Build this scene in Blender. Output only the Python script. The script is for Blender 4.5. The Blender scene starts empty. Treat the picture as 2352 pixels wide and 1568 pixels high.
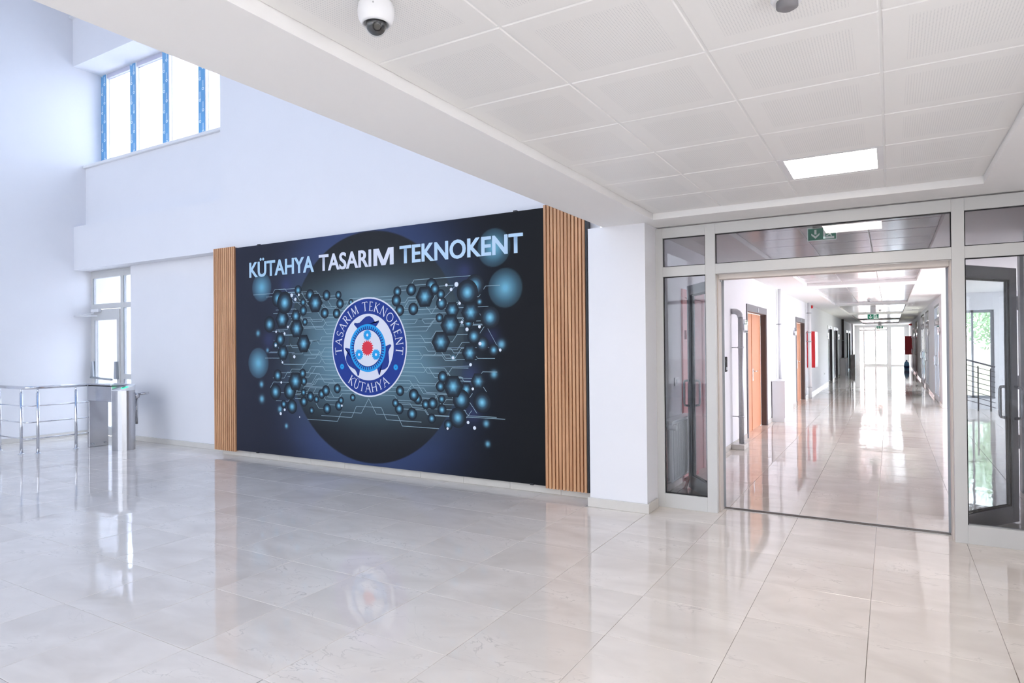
import bpy, bmesh, math, random
import numpy as np
from mathutils import Vector, Matrix

random.seed(7)
S = bpy.context.scene
COL = S.collection

# ------------------------------------------------------------------ camera, world, lights, exposure
def camera():
    yaw, pitch, roll = -0.5313, 0.00598, -0.00898
    f = Vector((math.sin(yaw)*math.cos(pitch), math.cos(yaw)*math.cos(pitch), math.sin(pitch)))
    rt = Vector((math.cos(yaw), -math.sin(yaw), 0)); up = rt.cross(f)
    r2 = rt*math.cos(roll) + up*math.sin(roll); u2 = -rt*math.sin(roll) + up*math.cos(roll)
    m = Matrix((r2, u2, -f)).transposed().to_4x4()
    m.translation = Vector((0, 0, 1.52))
    cd = bpy.data.cameras.new('camera'); co = bpy.data.objects.new('camera', cd); COL.objects.link(co)
    co.matrix_world = m
    cd.sensor_width = 36; cd.lens = 1478.0/2352*36; cd.clip_start = 0.05; cd.clip_end = 400
    S.camera = co
camera()

w = bpy.data.worlds.new('sky'); S.world = w; w.use_nodes = True
_bg = w.node_tree.nodes['Background']
_bg.inputs[0].default_value = (0.90, 0.95, 1.0, 1); _bg.inputs[1].default_value = 7.5

def area(name, loc, rot, sx, sy, power, color=(1, 1, 1), portal=False):
    l = bpy.data.lights.new(name, 'AREA'); l.shape = 'RECTANGLE'; l.size = sx; l.size_y = sy
    l.energy = power; l.color = color
    if portal: l.cycles.is_portal = True
    o = bpy.data.objects.new(name, l); COL.objects.link(o); o.location = loc; o.rotation_euler = rot
    return o
H = math.pi/2
area('skylight_portal', (-7.4, -0.5, 9.25), (0, 0, 0), 8.0, 9.0, 0, portal=True)
area('facade_portal', (-7.2, -6.1, 4.4), (H, 0, 0), 9.4, 7.8, 0, portal=True)
area('entrance_portal', (-0.2, -6.1, 1.3), (H, 0, 0), 3.4, 2.4, 0, portal=True)
area('added_window_portal', (2.15, -1.3, 1.37), (0, H, 0), 2.2, 7.8, 0, portal=True)
area('lobby_window_portal', (3.75, 13.5, 1.32), (0, H, 0), 2.4, 7.8, 0, portal=True)
area('corridor_end_portal', (-0.45, 47.7, 1.25), (-H, 0, 0), 2.6, 2.4, 0, portal=True)

S.view_settings.view_transform = 'Standard'; S.view_settings.look = 'None'
S.view_settings.gamma = 1.0; S.view_settings.use_curve_mapping = False
S.view_settings.exposure = 0.72
S.cycles.max_bounces = 7; S.cycles.diffuse_bounces = 4; S.cycles.glossy_bounces = 4
S.cycles.use_adaptive_sampling = True; S.cycles.adaptive_threshold = 0.15; S.cycles.adaptive_min_samples = 20
S.cycles.transparent_max_bounces = 16; S.cycles.transmission_bounces = 6
S.cycles.use_denoising = True
S.cycles.caustics_reflective = False; S.cycles.caustics_refractive = False

# ------------------------------------------------------------------ materials
def lin(c):
    return tuple(((v/255)/12.92 if v/255 <= 0.04045 else ((v/255+0.055)/1.055)**2.4) for v in c)
def mat(name, rgb, rough=0.5, metal=0.0, spec=0.5, emit=None, es=0.0, coat=0.0, noise=None, bump=None, alpha=None):
    m = bpy.data.materials.new(name); m.use_nodes = True
    nt = m.node_tree; b = nt.nodes['Principled BSDF']
    c = lin(rgb)
    b.inputs['Base Color'].default_value = (*c, 1); b.inputs['Roughness'].default_value = rough
    b.inputs['Metallic'].default_value = metal; b.inputs['Specular IOR Level'].default_value = spec
    b.inputs['Coat Weight'].default_value = coat
    if emit: b.inputs['Emission Color'].default_value = (*lin(emit), 1); b.inputs['Emission Strength'].default_value = es
    tc = nt.nodes.new('ShaderNodeTexCoord')
    if noise:
        sc, amt = noise
        n = nt.nodes.new('ShaderNodeTexNoise'); n.inputs['Scale'].default_value = sc; n.inputs['Detail'].default_value = 4
        nt.links.new(tc.outputs['Object'], n.inputs['Vector'])
        mx = nt.nodes.new('ShaderNodeMix'); mx.data_type = 'RGBA'
        mx.inputs[6].default_value = (*[v*(1-amt) for v in c], 1); mx.inputs[7].default_value = (*[min(1, v*(1+amt)) for v in c], 1)
        nt.links.new(n.outputs['Fac'], mx.inputs[0]); nt.links.new(mx.outputs[2], b.inputs['Base Color'])
    if bump:
        sc, st = bump
        n = nt.nodes.new('ShaderNodeTexNoise'); n.inputs['Scale'].default_value = sc; n.inputs['Detail'].default_value = 3
        nt.links.new(tc.outputs['Object'], n.inputs['Vector'])
        bp = nt.nodes.new('ShaderNodeBump'); bp.inputs['Strength'].default_value = st; bp.inputs['Distance'].default_value = 0.01
        nt.links.new(n.outputs['Fac'], bp.inputs['Height']); nt.links.new(bp.outputs[0], b.inputs['Normal'])
    return m
M = {}
M['wall'] = mat('white_plaster', (234, 234, 238), 0.75, noise=(3, 0.012), bump=(60, 0.03))
M['soffit'] = mat('white_soffit_plaster', (245, 244, 243), 0.8, noise=(2, 0.012))
M['alu'] = mat('white_aluminium', (206, 206, 205), 0.38, noise=(8, 0.01))
M['alu_grey'] = mat('silver_aluminium', (165, 170, 176), 0.35, metal=0.3)
M['jamb'] = mat('cream_jamb', (214, 205, 198), 0.5)
M['rubber'] = mat('black_rubber', (28, 28, 32), 0.6)
M['black'] = mat('black_paint', (18, 18, 21), 0.7, spec=0.15)
M['steel'] = mat('brushed_steel', (196, 196, 200), 0.26, metal=1.0, bump=(300, 0.01))
M['chrome'] = mat('polished_steel', (222, 224, 230), 0.12, metal=1.0)
M['galv'] = mat('galvanised_pipe', (186, 188, 192), 0.4, metal=0.55, noise=(40, 0.15))
M['white_plastic'] = mat('white_plastic', (238, 239, 242), 0.3)
M['white_metal'] = mat('white_enamel', (232, 232, 234), 0.3)
M['door_wood'] = mat('orange_wood_veneer', (226, 160, 122), 0.4, noise=(6, 0.06))
M['pink_wood'] = mat('pink_wood_door', (226, 150, 152), 0.45, noise=(5, 0.04))
M['steel_frame'] = mat('grey_door_frame', (128, 126, 130), 0.45)
M['dark_reveal'] = mat('dark_brown_reveal', (84, 76, 76), 0.5)
M['dark_door'] = mat('dark_door', (56, 52, 54), 0.5)
M['red'] = mat('red_enamel', (214, 44, 52), 0.35)
M['red_glass'] = mat('cabinet_door_white', (240, 235, 238), 0.25)
M['grey_beam'] = mat('grey_box', (200, 196, 196), 0.6)
M['marble_skirt'] = mat('marble_skirting', (214, 210, 204), 0.25, noise=(9, 0.06))
M['grout'] = mat('grout', (186, 178, 170), 0.6)
M['track'] = mat('dark_floor_track', (92, 86, 82), 0.5, metal=0.4, noise=(60, 0.2))
M['panel_black'] = mat('panel_carcass_black', (26, 27, 32), 0.5)
M['lamp'] = mat('led_diffuser', (255, 252, 248), 0.5, emit=(255, 244, 234), es=12.0)
M['smoke'] = mat('smoky_lens_black', (26, 28, 32), 0.12, coat=0.6)
M['lens'] = mat('lens_glass', (10, 10, 12), 0.05, coat=1.0)
M['green'] = mat('exit_green', (28, 122, 96), 0.35, emit=(28, 122, 96), es=0.25)
M['exit_white'] = mat('exit_white', (240, 246, 244), 0.35, emit=(235, 245, 240), es=0.2)
M['led_green'] = mat('green_led', (20, 200, 130), 0.3, emit=(20, 215, 130), es=1.6)
M['copper'] = mat('copper_pipe', (196, 112, 78), 0.35, metal=0.8)
M['bottle'] = mat('blue_bottle', (120, 180, 228), 0.15, noise=(10, 0.05))
M['bottle_label'] = mat('blue_label', (40, 70, 130), 0.5)
M['leaf'] = mat('tree_green', (158, 184, 148), 0.8, noise=(3, 0.3))
M['bark'] = mat('bark', (110, 92, 76), 0.9)
M['pave'] = mat('pale_paving', (234, 231, 230), 0.9, noise=(1, 0.05))
M['grass'] = mat('dry_grass', (208, 202, 172), 0.95, noise=(1.5, 0.15))
M['ext_white'] = mat('white_render', (236, 234, 240), 0.8)
M['ext_pink'] = mat('pink_render', (222, 176, 170), 0.8)
M['ext_glass'] = mat('window_pane_grey', (196, 196, 214), 0.2)
M['blue_wall'] = mat('pale_blue_hoarding', (150, 190, 214), 0.7)

def glass(name, tint, refl=1.0, rough=0.0):
    m = bpy.data.materials.new(name); m.use_nodes = True; nt = m.node_tree
    nt.nodes.remove(nt.nodes['Principled BSDF'])
    t = nt.nodes.new('ShaderNodeBsdfTransparent'); t.inputs[0].default_value = (*tint, 1)
    g = nt.nodes.new('ShaderNodeBsdfGlossy'); g.inputs['Roughness'].default_value = rough
    g.inputs[0].default_value = (refl, refl, refl, 1)
    lw = nt.nodes.new('ShaderNodeLayerWeight'); lw.inputs[0].default_value = 0.5
    pw = nt.nodes.new('ShaderNodeMath'); pw.operation = 'POWER'; pw.inputs[1].default_value = 4.5; nt.links.new(lw.outputs['Facing'], pw.inputs[0])
    fr = nt.nodes.new('ShaderNodeMath'); fr.operation = 'MULTIPLY_ADD'; fr.inputs[1].default_value = 0.95; fr.inputs[2].default_value = 0.04; nt.links.new(pw.outputs[0], fr.inputs[0])
    mx = nt.nodes.new('ShaderNodeMixShader')
    nt.links.new(fr.outputs[0], mx.inputs[0]); nt.links.new(t.outputs[0], mx.inputs[1]); nt.links.new(g.outputs[0], mx.inputs[2])
    nt.links.new(mx.outputs[0], nt.nodes['Material Output'].inputs[0])
    return m
M['glass_tint'] = glass('grey_tinted_glass', (0.71, 0.72, 0.74))
M['glass_door'] = glass('greenish_door_glass', (0.92, 0.955, 0.95))
M['glass'] = glass('clear_glass', (0.97, 0.98, 0.985))
M['glass_dimming'] = glass('daylight_dimming_glass', (0.545, 0.548, 0.562))  # tint added to dim daylight from the unseen facade
M['glass_high'] = glass('spill_dimming_window_glass', (0.57, 0.60, 0.65))  # tint added to cut the daylight spilling onto the left wall
M['acrylic'] = glass('clear_acrylic', (0.90, 0.91, 0.92))

def floor_mat():
    m = bpy.data.materials.new('polished_marble_tile'); m.use_nodes = True; nt = m.node_tree; L = nt.links.new
    b = nt.nodes['Principled BSDF']
    tc = nt.nodes.new('ShaderNodeTexCoord'); oi = nt.nodes.new('ShaderNodeObjectInfo')
    geo = nt.nodes.new('ShaderNodeNewGeometry')
    mul = nt.nodes.new('ShaderNodeMath'); mul.operation = 'MULTIPLY'; mul.inputs[1].default_value = 30
    L(oi.outputs['Random'], mul.inputs[0])
    mp = nt.nodes.new('ShaderNodeMapping'); mp.inputs['Scale'].default_value = (1.0, 2.2, 1.0); mp.inputs['Rotation'].default_value = (0, 0, 0.5)
    L(geo.outputs['Position'], mp.inputs[0])
    n1 = nt.nodes.new('ShaderNodeTexNoise'); n1.noise_dimensions = '4D'; n1.inputs['Scale'].default_value = 1.3; n1.inputs['Detail'].default_value = 3; n1.inputs['Distortion'].default_value = 1.2
    L(mp.outputs[0], n1.inputs['Vector']); L(mul.outputs[0], n1.inputs['W'])
    n2 = nt.nodes.new('ShaderNodeTexNoise'); n2.noise_dimensions = '4D'; n2.inputs['Scale'].default_value = 2.1; n2.inputs['Detail'].default_value = 5; n2.inputs['Distortion'].default_value = 2.0
    L(mp.outputs[0], n2.inputs['Vector']); L(mul.outputs[0], n2.inputs['W'])
    # thin veins: where n2 is close to 0.5
    sub = nt.nodes.new('ShaderNodeMath'); sub.operation = 'SUBTRACT'; sub.inputs[1].default_value = 0.5; L(n2.outputs['Fac'], sub.inputs[0])
    ab = nt.nodes.new('ShaderNodeMath'); ab.operation = 'ABSOLUTE'; L(sub.outputs[0], ab.inputs[0])
    mr = nt.nodes.new('ShaderNodeMapRange'); mr.inputs[1].default_value = 0.0; mr.inputs[2].default_value = 0.012; mr.inputs[3].default_value = 1; mr.inputs[4].default_value = 0
    L(ab.outputs[0], mr.inputs[0])
    msk = nt.nodes.new('ShaderNodeMapRange'); msk.inputs[1].default_value = 0.50; msk.inputs[2].default_value = 0.68; L(n1.outputs['Fac'], msk.inputs[0])
    vm = nt.nodes.new('ShaderNodeMath'); vm.operation = 'MULTIPLY'; L(mr.outputs[0], vm.inputs[0]); L(msk.outputs[0], vm.inputs[1])
    vs = nt.nodes.new('ShaderNodeMath'); vs.operation = 'MULTIPLY'; vs.inputs[1].default_value = 0.55; L(vm.outputs[0], vs.inputs[0])
    cr = nt.nodes.new('ShaderNodeValToRGB')
    cr.color_ramp.elements[0].position = 0.28; cr.color_ramp.elements[0].color = (*lin((221, 212, 203)), 1)
    cr.color_ramp.elements[1].position = 0.70; cr.color_ramp.elements[1].color = (*lin((240, 232, 224)), 1)
    L(n1.outputs['Fac'], cr.inputs[0])
    mx = nt.nodes.new('ShaderNodeMix'); mx.data_type = 'RGBA'; mx.inputs[7].default_value = (*lin((168, 160, 152)), 1)
    L(vs.outputs[0], mx.inputs[0]); L(cr.outputs[0], mx.inputs[6])
    hv = nt.nodes.new('ShaderNodeHueSaturation')
    vr = nt.nodes.new('ShaderNodeMapRange'); vr.inputs[3].default_value = 0.965; vr.inputs[4].default_value = 1.03; L(oi.outputs['Random'], vr.inputs[0])
    L(vr.outputs[0], hv.inputs['Value']); L(mx.outputs[2], hv.inputs['Color']); L(hv.outputs[0], b.inputs['Base Color'])
    b.inputs['Roughness'].default_value = 0.035; b.inputs['Specular IOR Level'].default_value = 0.45
    nb = nt.nodes.new('ShaderNodeTexNoise'); nb.inputs['Scale'].default_value = 5; nb.inputs['Detail'].default_value = 2
    L(geo.outputs['Position'], nb.inputs['Vector'])
    bp = nt.nodes.new('ShaderNodeBump'); bp.inputs['Strength'].default_value = 0.06; bp.inputs['Distance'].default_value = 0.02
    L(nb.outputs['Fac'], bp.inputs['Height']); L(bp.outputs[0], b.inputs['Normal'])
    return m
M['tile'] = floor_mat()

def ceil_tile_mat(name, rgb, rough, spec):
    m = mat(name, rgb, rough, spec=spec); nt = m.node_tree; L = nt.links.new; b = nt.nodes['Principled BSDF']
    tc = nt.nodes.new('ShaderNodeTexCoord'); sp = nt.nodes.new('ShaderNodeSeparateXYZ'); L(tc.outputs['Object'], sp.inputs[0])
    def mth(op, a, bb=None):
        n = nt.nodes.new('ShaderNodeMath'); n.operation = op
        for i, v in enumerate((a, bb)):
            if v is None: continue
            if isinstance(v, (int, float)): n.inputs[i].default_value = v
            else: L(v, n.inputs[i])
        return n.outputs[0]
    p = 0.0105
    fx = mth('SUBTRACT', mth('FRACT', mth('ADD', mth('DIVIDE', sp.outputs[0], p), 100)), 0.5)
    fy = mth('SUBTRACT', mth('FRACT', mth('ADD', mth('DIVIDE', sp.outputs[1], p), 100)), 0.5)
    dd = mth('ADD', mth('MULTIPLY', fx, fx), mth('MULTIPLY', fy, fy))
    hole = mth('LESS_THAN', dd, 0.055)
    inx = mth('LESS_THAN', mth('ABSOLUTE', sp.outputs[0]), 0.205); iny = mth('LESS_THAN', mth('ABSOLUTE', sp.outputs[1]), 0.205)
    k = mth('MULTIPLY', hole, mth('MULTIPLY', inx, iny))
    mx = nt.nodes.new('ShaderNodeMix'); mx.data_type = 'RGBA'; mx.inputs[6].default_value = (*lin(rgb), 1); mx.inputs[7].default_value = (*lin((222, 222, 222)), 1)
    L(k, mx.inputs[0]); L(mx.outputs[2], b.inputs['Base Color'])
    return m
M['ctile'] = ceil_tile_mat('perforated_metal_tile', (243, 242, 240), 0.45, 0.4)
M['ctile_gloss'] = ceil_tile_mat('glossy_metal_tile', (222, 218, 220), 0.16, 0.8)

def wood_mat():
    m = mat('slat_wood', (176, 128, 90), 0.5); nt = m.node_tree; L = nt.links.new; b = nt.nodes['Principled BSDF']
    geo = nt.nodes.new('ShaderNodeNewGeometry'); mp = nt.nodes.new('ShaderNodeMapping'); mp.inputs['Scale'].default_value = (40, 40, 1.4)
    L(geo.outputs['Position'], mp.inputs[0])
    n = nt.nodes.new('ShaderNodeTexNoise'); n.inputs['Scale'].default_value = 1.0; n.inputs['Detail'].default_value = 5; n.inputs['Distortion'].default_value = 0.4
    L(mp.outputs[0], n.inputs['Vector'])
    cr = nt.nodes.new('ShaderNodeValToRGB'); cr.color_ramp.elements[0].position = 0.3; cr.color_ramp.elements[1].position = 0.7
    cr.color_ramp.elements[0].color = (*lin((184, 132, 94)), 1); cr.color_ramp.elements[1].color = (*lin((222, 172, 128)), 1)
    L(n.outputs['Fac'], cr.inputs[0]); L(cr.outputs[0], b.inputs['Base Color'])
    return m
M['slat'] = wood_mat()
M['slat_back'] = mat('slat_groove_brown', (172, 122, 86), 0.6)

def vcol_mat(name, rough=0.4, spec=0.4):
    m = mat(name, (128, 128, 128), rough, spec=spec); nt = m.node_tree
    a = nt.nodes.new('ShaderNodeVertexColor'); a.layer_name = 'Col'
    nt.links.new(a.outputs[0], nt.nodes['Principled BSDF'].inputs['Base Color'])
    return m
M['print'] = vcol_mat('printed_sheet', 0.5, 0.14)

def film_mat():
    # blue protective film with staggered white round marks and pale dashes
    m = mat('blue_protective_film', (96, 164, 216), 0.35); nt = m.node_tree; L = nt.links.new; b = nt.nodes['Principled BSDF']
    tc = nt.nodes.new('ShaderNodeTexCoord'); sp = nt.nodes.new('ShaderNodeSeparateXYZ'); L(tc.outputs['Object'], sp.inputs[0])
    def mth(op, a, bb=None):
        n = nt.nodes.new('ShaderNodeMath'); n.operation = op
        for i, v in enumerate((a, bb)):
            if v is None: continue
            if isinstance(v, (int, float)): n.inputs[i].default_value = v
            else: L(v, n.inputs[i])
        return n.outputs[0]
    x, z = sp.outputs[0], sp.outputs[2]
    def layer(x0, off, pr, ring):
        f = mth('MULTIPLY', mth('SUBTRACT', mth('FRACT', mth('ADD', mth('DIVIDE', z, pr), 50+off)), 0.5), pr)
        dx = mth('SUBTRACT', x, x0)
        r2 = mth('ADD', mth('MULTIPLY', dx, dx), mth('MULTIPLY', f, f))
        disc = mth('SUBTRACT', mth('LESS_THAN', r2, ring*ring), mth('LESS_THAN', r2, ring*ring*0.2))
        g = mth('SUBTRACT', f, 0.085)
        dash = mth('MULTIPLY', mth('LESS_THAN', mth('ABSOLUTE', dx), 0.016), mth('LESS_THAN', mth('ABSOLUTE', g), 0.05))
        return mth('MAXIMUM', disc, mth('MULTIPLY', dash, 0.45))
    k = mth('MAXIMUM', layer(-0.04, 0.0, 0.34, 0.027), layer(0.035, 0.5, 0.34, 0.027))
    mx = nt.nodes.new('ShaderNodeMix'); mx.data_type = 'RGBA'; mx.inputs[6].default_value = (*lin((104, 168, 218)), 1); mx.inputs[7].default_value = (*lin((226, 242, 250)), 1)
    L(k, mx.inputs[0]); L(mx.outputs[2], b.inputs['Base Color'])
    return m
M['film'] = film_mat()

# ------------------------------------------------------------------ mesh helpers
class MB:
    def __init__(self): self.bm = bmesh.new()
    def box(self, x0, x1, y0, y1, z0, z1, bevel=0.0, seg=1):
        t = bmesh.new()
        vs = [t.verts.new(p) for p in ((x0,y0,z0),(x1,y0,z0),(x1,y1,z0),(x0,y1,z0),(x0,y0,z1),(x1,y0,z1),(x1,y1,z1),(x0,y1,z1))]
        for f in ((3,2,1,0),(4,5,6,7),(0,1,5,4),(1,2,6,5),(2,3,7,6),(3,0,4,7)): t.faces.new([vs[i] for i in f])
        if bevel: bmesh.ops.bevel(t, geom=t.edges[:], offset=bevel, segments=seg, affect='EDGES', profile=0.5)
        self._join(t); return self
    def _join(self, t):
        me = bpy.data.meshes.new('tmp'); t.to_mesh(me); t.free(); self.bm.from_mesh(me); bpy.data.meshes.remove(me)
    def prism(self, pts, axis, a, b):
        # pts: 2D outline, extruded along axis ('x','y','z') from a to b
        def P(p, v): return {'x': (v, p[0], p[1]), 'y': (p[0], v, p[1]), 'z': (p[0], p[1], v)}[axis]
        t = bmesh.new()
        A = [t.verts.new(P(p, a)) for p in pts]; B = [t.verts.new(P(p, b)) for p in pts]
        t.faces.new(A); t.faces.new(B[::-1]); n = len(pts)
        for i in range(n): t.faces.new((A[i], B[i], B[(i+1) % n], A[(i+1) % n]))
        bmesh.ops.recalc_face_normals(t, faces=t.faces[:]); self._join(t); return self
    def tube(self, path, r, n=12, closed=False):
        P = [Vector(p) for p in path]; t = bmesh.new(); rings = []
        rs = r if isinstance(r, (list, tuple)) else [r]*len(P)
        prev = None
        for i, p in enumerate(P):
            d = (P[min(i+1, len(P)-1)] - P[max(i-1, 0)]).normalized()
            a = prev if prev is not None else (Vector((0, 0, 1)) if abs(d.z) < 0.9 else Vector((1, 0, 0)))
            u = (a - d*a.dot(d)).normalized(); v = d.cross(u); prev = u
            rings.append([t.verts.new(p + (u*math.cos(2*math.pi*k/n) + v*math.sin(2*math.pi*k/n))*rs[i]) for k in range(n)])
        for i in range(len(P)-1):
            for k in range(n): 
                f = t.faces.new((rings[i][k], rings[i][(k+1) % n], rings[i+1][(k+1) % n], rings[i+1][k])); f.smooth = True
        t.faces.new(rings[0][::-1]); t.faces.new(rings[-1])
        bmesh.ops.recalc_face_normals(t, faces=t.faces[:]); self._join(t); return self
    def lathe(self, prof, c=(0, 0), n=28):
        # prof: (r, z) from one end to the other around a vertical axis
        t = bmesh.new(); rings = []
        for r, z in prof:
            rings.append([t.verts.new((c[0]+max(r, 1e-4)*math.cos(2*math.pi*k/n), c[1]+max(r, 1e-4)*math.sin(2*math.pi*k/n), z)) for k in range(n)])
        for i in range(len(prof)-1):
            for k in range(n):
                f = t.faces.new((rings[i][k], rings[i][(k+1) % n], rings[i+1][(k+1) % n], rings[i+1][k])); f.smooth = True
        t.faces.new(rings[0][::-1]); t.faces.new(rings[-1])
        bmesh.ops.recalc_face_normals(t, faces=t.faces[:]); self._join(t); return self
    def poly(self, pts):
        t = bmesh.new(); t.faces.new([t.verts.new(p) for p in pts]); self._join(t); return self
    def build(self, name, m, parent=None):
        me = bpy.data.meshes.new(name); self.bm.to_mesh(me); self.bm.free()
        return link(name, me, m, parent)
def link(name, me, m, parent=None):
    if m is not None:
        me.materials.clear(); me.materials.append(M[m] if isinstance(m, str) else m)
    o = bpy.data.objects.new(name, me); COL.objects.link(o)
    if parent is not None:
        w = Vector((0, 0, 0)); p = parent
        while p is not None: w += p.location; p = p.parent
        o.parent = parent
        me.transform(Matrix.Translation(-w))
    return o
def tag(o, label=None, cat=None, group=None, kind=None):
    if label: o['label'] = label
    if cat: o['category'] = cat
    if group: o['group'] = group
    if kind: o['kind'] = kind
    return o
def thing(name, loc, label, cat, group=None):
    o = bpy.data.objects.new(name, None); COL.objects.link(o); o.location = loc; o.empty_display_size = 0.1
    return tag(o, label, cat, group)
def root(name, loc=(0, 0, 0), label=None):
    o = bpy.data.objects.new(name, None); COL.objects.link(o); o.location = loc; o.empty_display_size = 0.1
    o['kind'] = 'structure'
    if label: o['label'] = label
    return o
def struct(name, mb, m, label=None):
    o = mb.build(name, m); o['kind'] = 'structure'
    if label: o['label'] = label
    return o
def dup(o, loc, parent=None):
    c = o.copy(); COL.objects.link(c); c.location = loc
    if parent is not None: c.parent = parent
    return c
B = lambda *a, **k: MB().box(*a, **k)

# ================================================================== THE SETTING
ZS = 2.612      # soffit level
ZC = 2.664      # metal tile ceiling in the recesses
XL = -1.99      # corridor, left wall face
XR = 1.02       # corridor, right wall face

# ---- floor: slab with recessed joints, every visible large tile its own piece
fl = struct('floor', B(-12.6, 2.4, -6.3, 6.6, -0.2, -0.006).box(-2.4, 3.9, 6.6, 17.9, -0.2, -0.006).box(-2.4, 1.35, 17.9, 47.7, -0.2, -0.006), 'grout', 'polished pale marble tile floor of hall and corridor')
TP = 0.595; TX0 = -0.114; TY0 = 4.94
def tile_mesh():
    me = bpy.data.meshes.new('tile'); bm = bmesh.new(); h = TP/2-0.0011; e = 0.0018
    lo = [bm.verts.new(p) for p in ((-h,-h,-0.01),(h,-h,-0.01),(h,h,-0.01),(-h,h,-0.01))]
    mi = [bm.verts.new(p) for p in ((-h,-h,-0.0012),(h,-h,-0.0012),(h,h,-0.0012),(-h,h,-0.0012))]
    k = h-e; up = [bm.verts.new(p) for p in ((-k,-k,0),(k,-k,0),(k,k,0),(-k,k,0))]
    for a, b in ((lo, mi), (mi, up)):
        for i in range(4): bm.faces.new((a[i], a[(i+1) % 4], b[(i+1) % 4], b[i]))
    bm.faces.new(up); bm.to_mesh(me); bm.free(); me.materials.append(M['tile']); return me
from bpy_extras.object_utils import world_to_camera_view
bpy.context.view_layer.update()
cells = []
for i in range(-22, 7):
    for j in range(-20, 74):
        x = TX0+(i+0.5)*TP; y = TY0+(j+0.5)*TP
        hall = -12.6 < x < 2.2 and -6.1 < y < 6.5
        cor = -2.25 < x < 3.9 and 6.2 < y < 47.6 and not (y > 18.2 and x > 1.3)
        if not (hall or cor): continue
        c = world_to_camera_view(S, S.camera, Vector((x, y, 0)))
        vis = c.z > 0.3 and -0.08 < c.x < 1.08 and -0.08 < c.y < 1
        cells.append((0 if vis else 1, c.z if vis else 99, x, y))
cells.sort()
TM = tile_mesh(); rest_v = []; rest_f = []; rt = random.Random(3)
for n, (hid, d, x, y) in enumerate(cells):
    ax, ay = rt.uniform(-1, 1)*0.0009, rt.uniform(-1, 1)*0.0009
    if n < 300 and not hid:
        o = bpy.data.objects.new('tile', TM); COL.objects.link(o); o.parent = fl
        o.location = (x, y, 0); o.rotation_euler = (ax, ay, 0)
    else:
        h = TP/2-0.002; b0 = len(rest_v)
        for sx, sy in ((-1,-1),(1,-1),(1,1),(-1,1)): rest_v.append((x+sx*h, y+sy*h, sy*h*ax - sx*h*ay))
        rest_f.append((b0, b0+1, b0+2, b0+3))
me = bpy.data.meshes.new('tile_field'); me.from_pydata(rest_v, [], rest_f)
tf = link('tile_field', me, 'tile', fl); tf['kind'] = 'stuff'

# ---- hall walls
struct('wall_left', B(-12.7, -12.38, -6.3, 6.6, 0, 9.3), 'wall', 'tall white plaster wall on the far left of the atrium')
struct('wall_panel', B(-8.30, -2.45, 5.90, 6.25, 0, 2.91), 'wall', 'white wall carrying the dark banner')
struct('wall_recess', B(-10.95, -8.30, 6.05, 6.25, 0, 2.91), 'wall', 'white wall between the banner and the glazed exit door')
struct('wall_beam', B(-12.38, -2.45, 5.86, 6.5, 2.91, 3.67), 'wall', 'white plaster beam above the banner and exit door')
struct('wall_parapet', B(-12.38, -8.29, 6.06, 6.5, 3.67, 4.74), 'wall', 'white parapet below the high window')
struct('wall_upper', B(-8.29, -2.30, 5.86, 6.5, 3.67, 9.3), 'wall', 'tall white plaster wall above the banner')
struct('wall_lintel', B(-12.38, -8.29, 5.86, 6.5, 6.50, 7.33), 'wall', 'white lintel over the high window')
struct('wall_top', B(-12.38, -8.29, 6.06, 6.5, 7.33, 9.3), 'wall', 'white wall above the window lintel')
struct('trim_1', B(-12.38, -8.29, 5.80, 6.06, 7.33, 7.375, bevel=0.005), 'wall', 'thin white ledge on top of the lintel')
struct('trim_2', B(-12.38, -8.292, 6.015, 6.42, 4.74, 4.79, bevel=0.006), 'white_metal', 'white sill slab of the high window')
struct('wall_pier', B(-2.45, -1.895, 5.60, 6.2, 0, ZS), 'wall', 'white pier between the banner and the glazed screen')
wr = struct('wall_right', B(2.0, 2.3, 2.6, 6.2, 0, ZS).box(2.0, 2.3, -6.3, -5.2, 0, ZS).box(2.0, 2.3, -5.2, 2.6, 0, 0.3).box(2.0, 2.3, -5.2, 2.6, 2.45, ZS), 'wall', 'white right hand wall of the hall with unseen windows added for light')
B(2.17, 2.18, -5.2, 2.6, 0.3, 2.45).build('glass_pane', glass('hall_dimming_glass', (0.58, 0.575, 0.575)), wr)  # unseen windows added to light the hall, tinted to limit it
for y in (-2.8, -0.4): B(2.08, 2.16, y-0.04, y+0.04, 0.3, 2.45).build('mullion', 'alu', wr)
struct('wall_screen', B(0.98, 2.0, 5.88, 6.2, 0, ZS), 'wall', 'white wall right of the glazed screen')
mb = B(-12.7, -11.9, -6.5, -6.2, 0, 9.3).box(-2.5, -2.0, -6.5, -6.2, 0, 9.3).box(-11.9, -2.5, -6.5, -6.2, 0, 0.4).box(-11.9, -2.5, -6.5, -6.2, 8.4, 9.3).box(-2.0, 2.3, -6.5, -6.2, 2.5, 2.7).box(1.6, 2.3, -6.5, -6.2, 0, 2.5)
wb = struct('wall_back', mb, 'wall', 'entrance facade wall behind the viewer')
for x in (-9.55, -7.2, -4.85): B(x-0.05, x+0.05, -6.42, -6.28, 0.4, 8.4).build('mullion', 'alu', wb)
for z in (2.7, 5.5): B(-11.9, -2.5, -6.42, -6.28, z-0.05, z+0.05).build('transom', 'alu', wb)
B(-11.9, -2.5, -6.36, -6.35, 0.4, 8.4).build('glass_pane', 'glass_dimming', wb)
B(-2.0, 1.6, -6.36, -6.35, 0, 2.5).build('glass_pane', glass('entrance_glass', (0.60, 0.59, 0.58)), wb)  # pane added to dim the light from the unseen entrance
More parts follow.
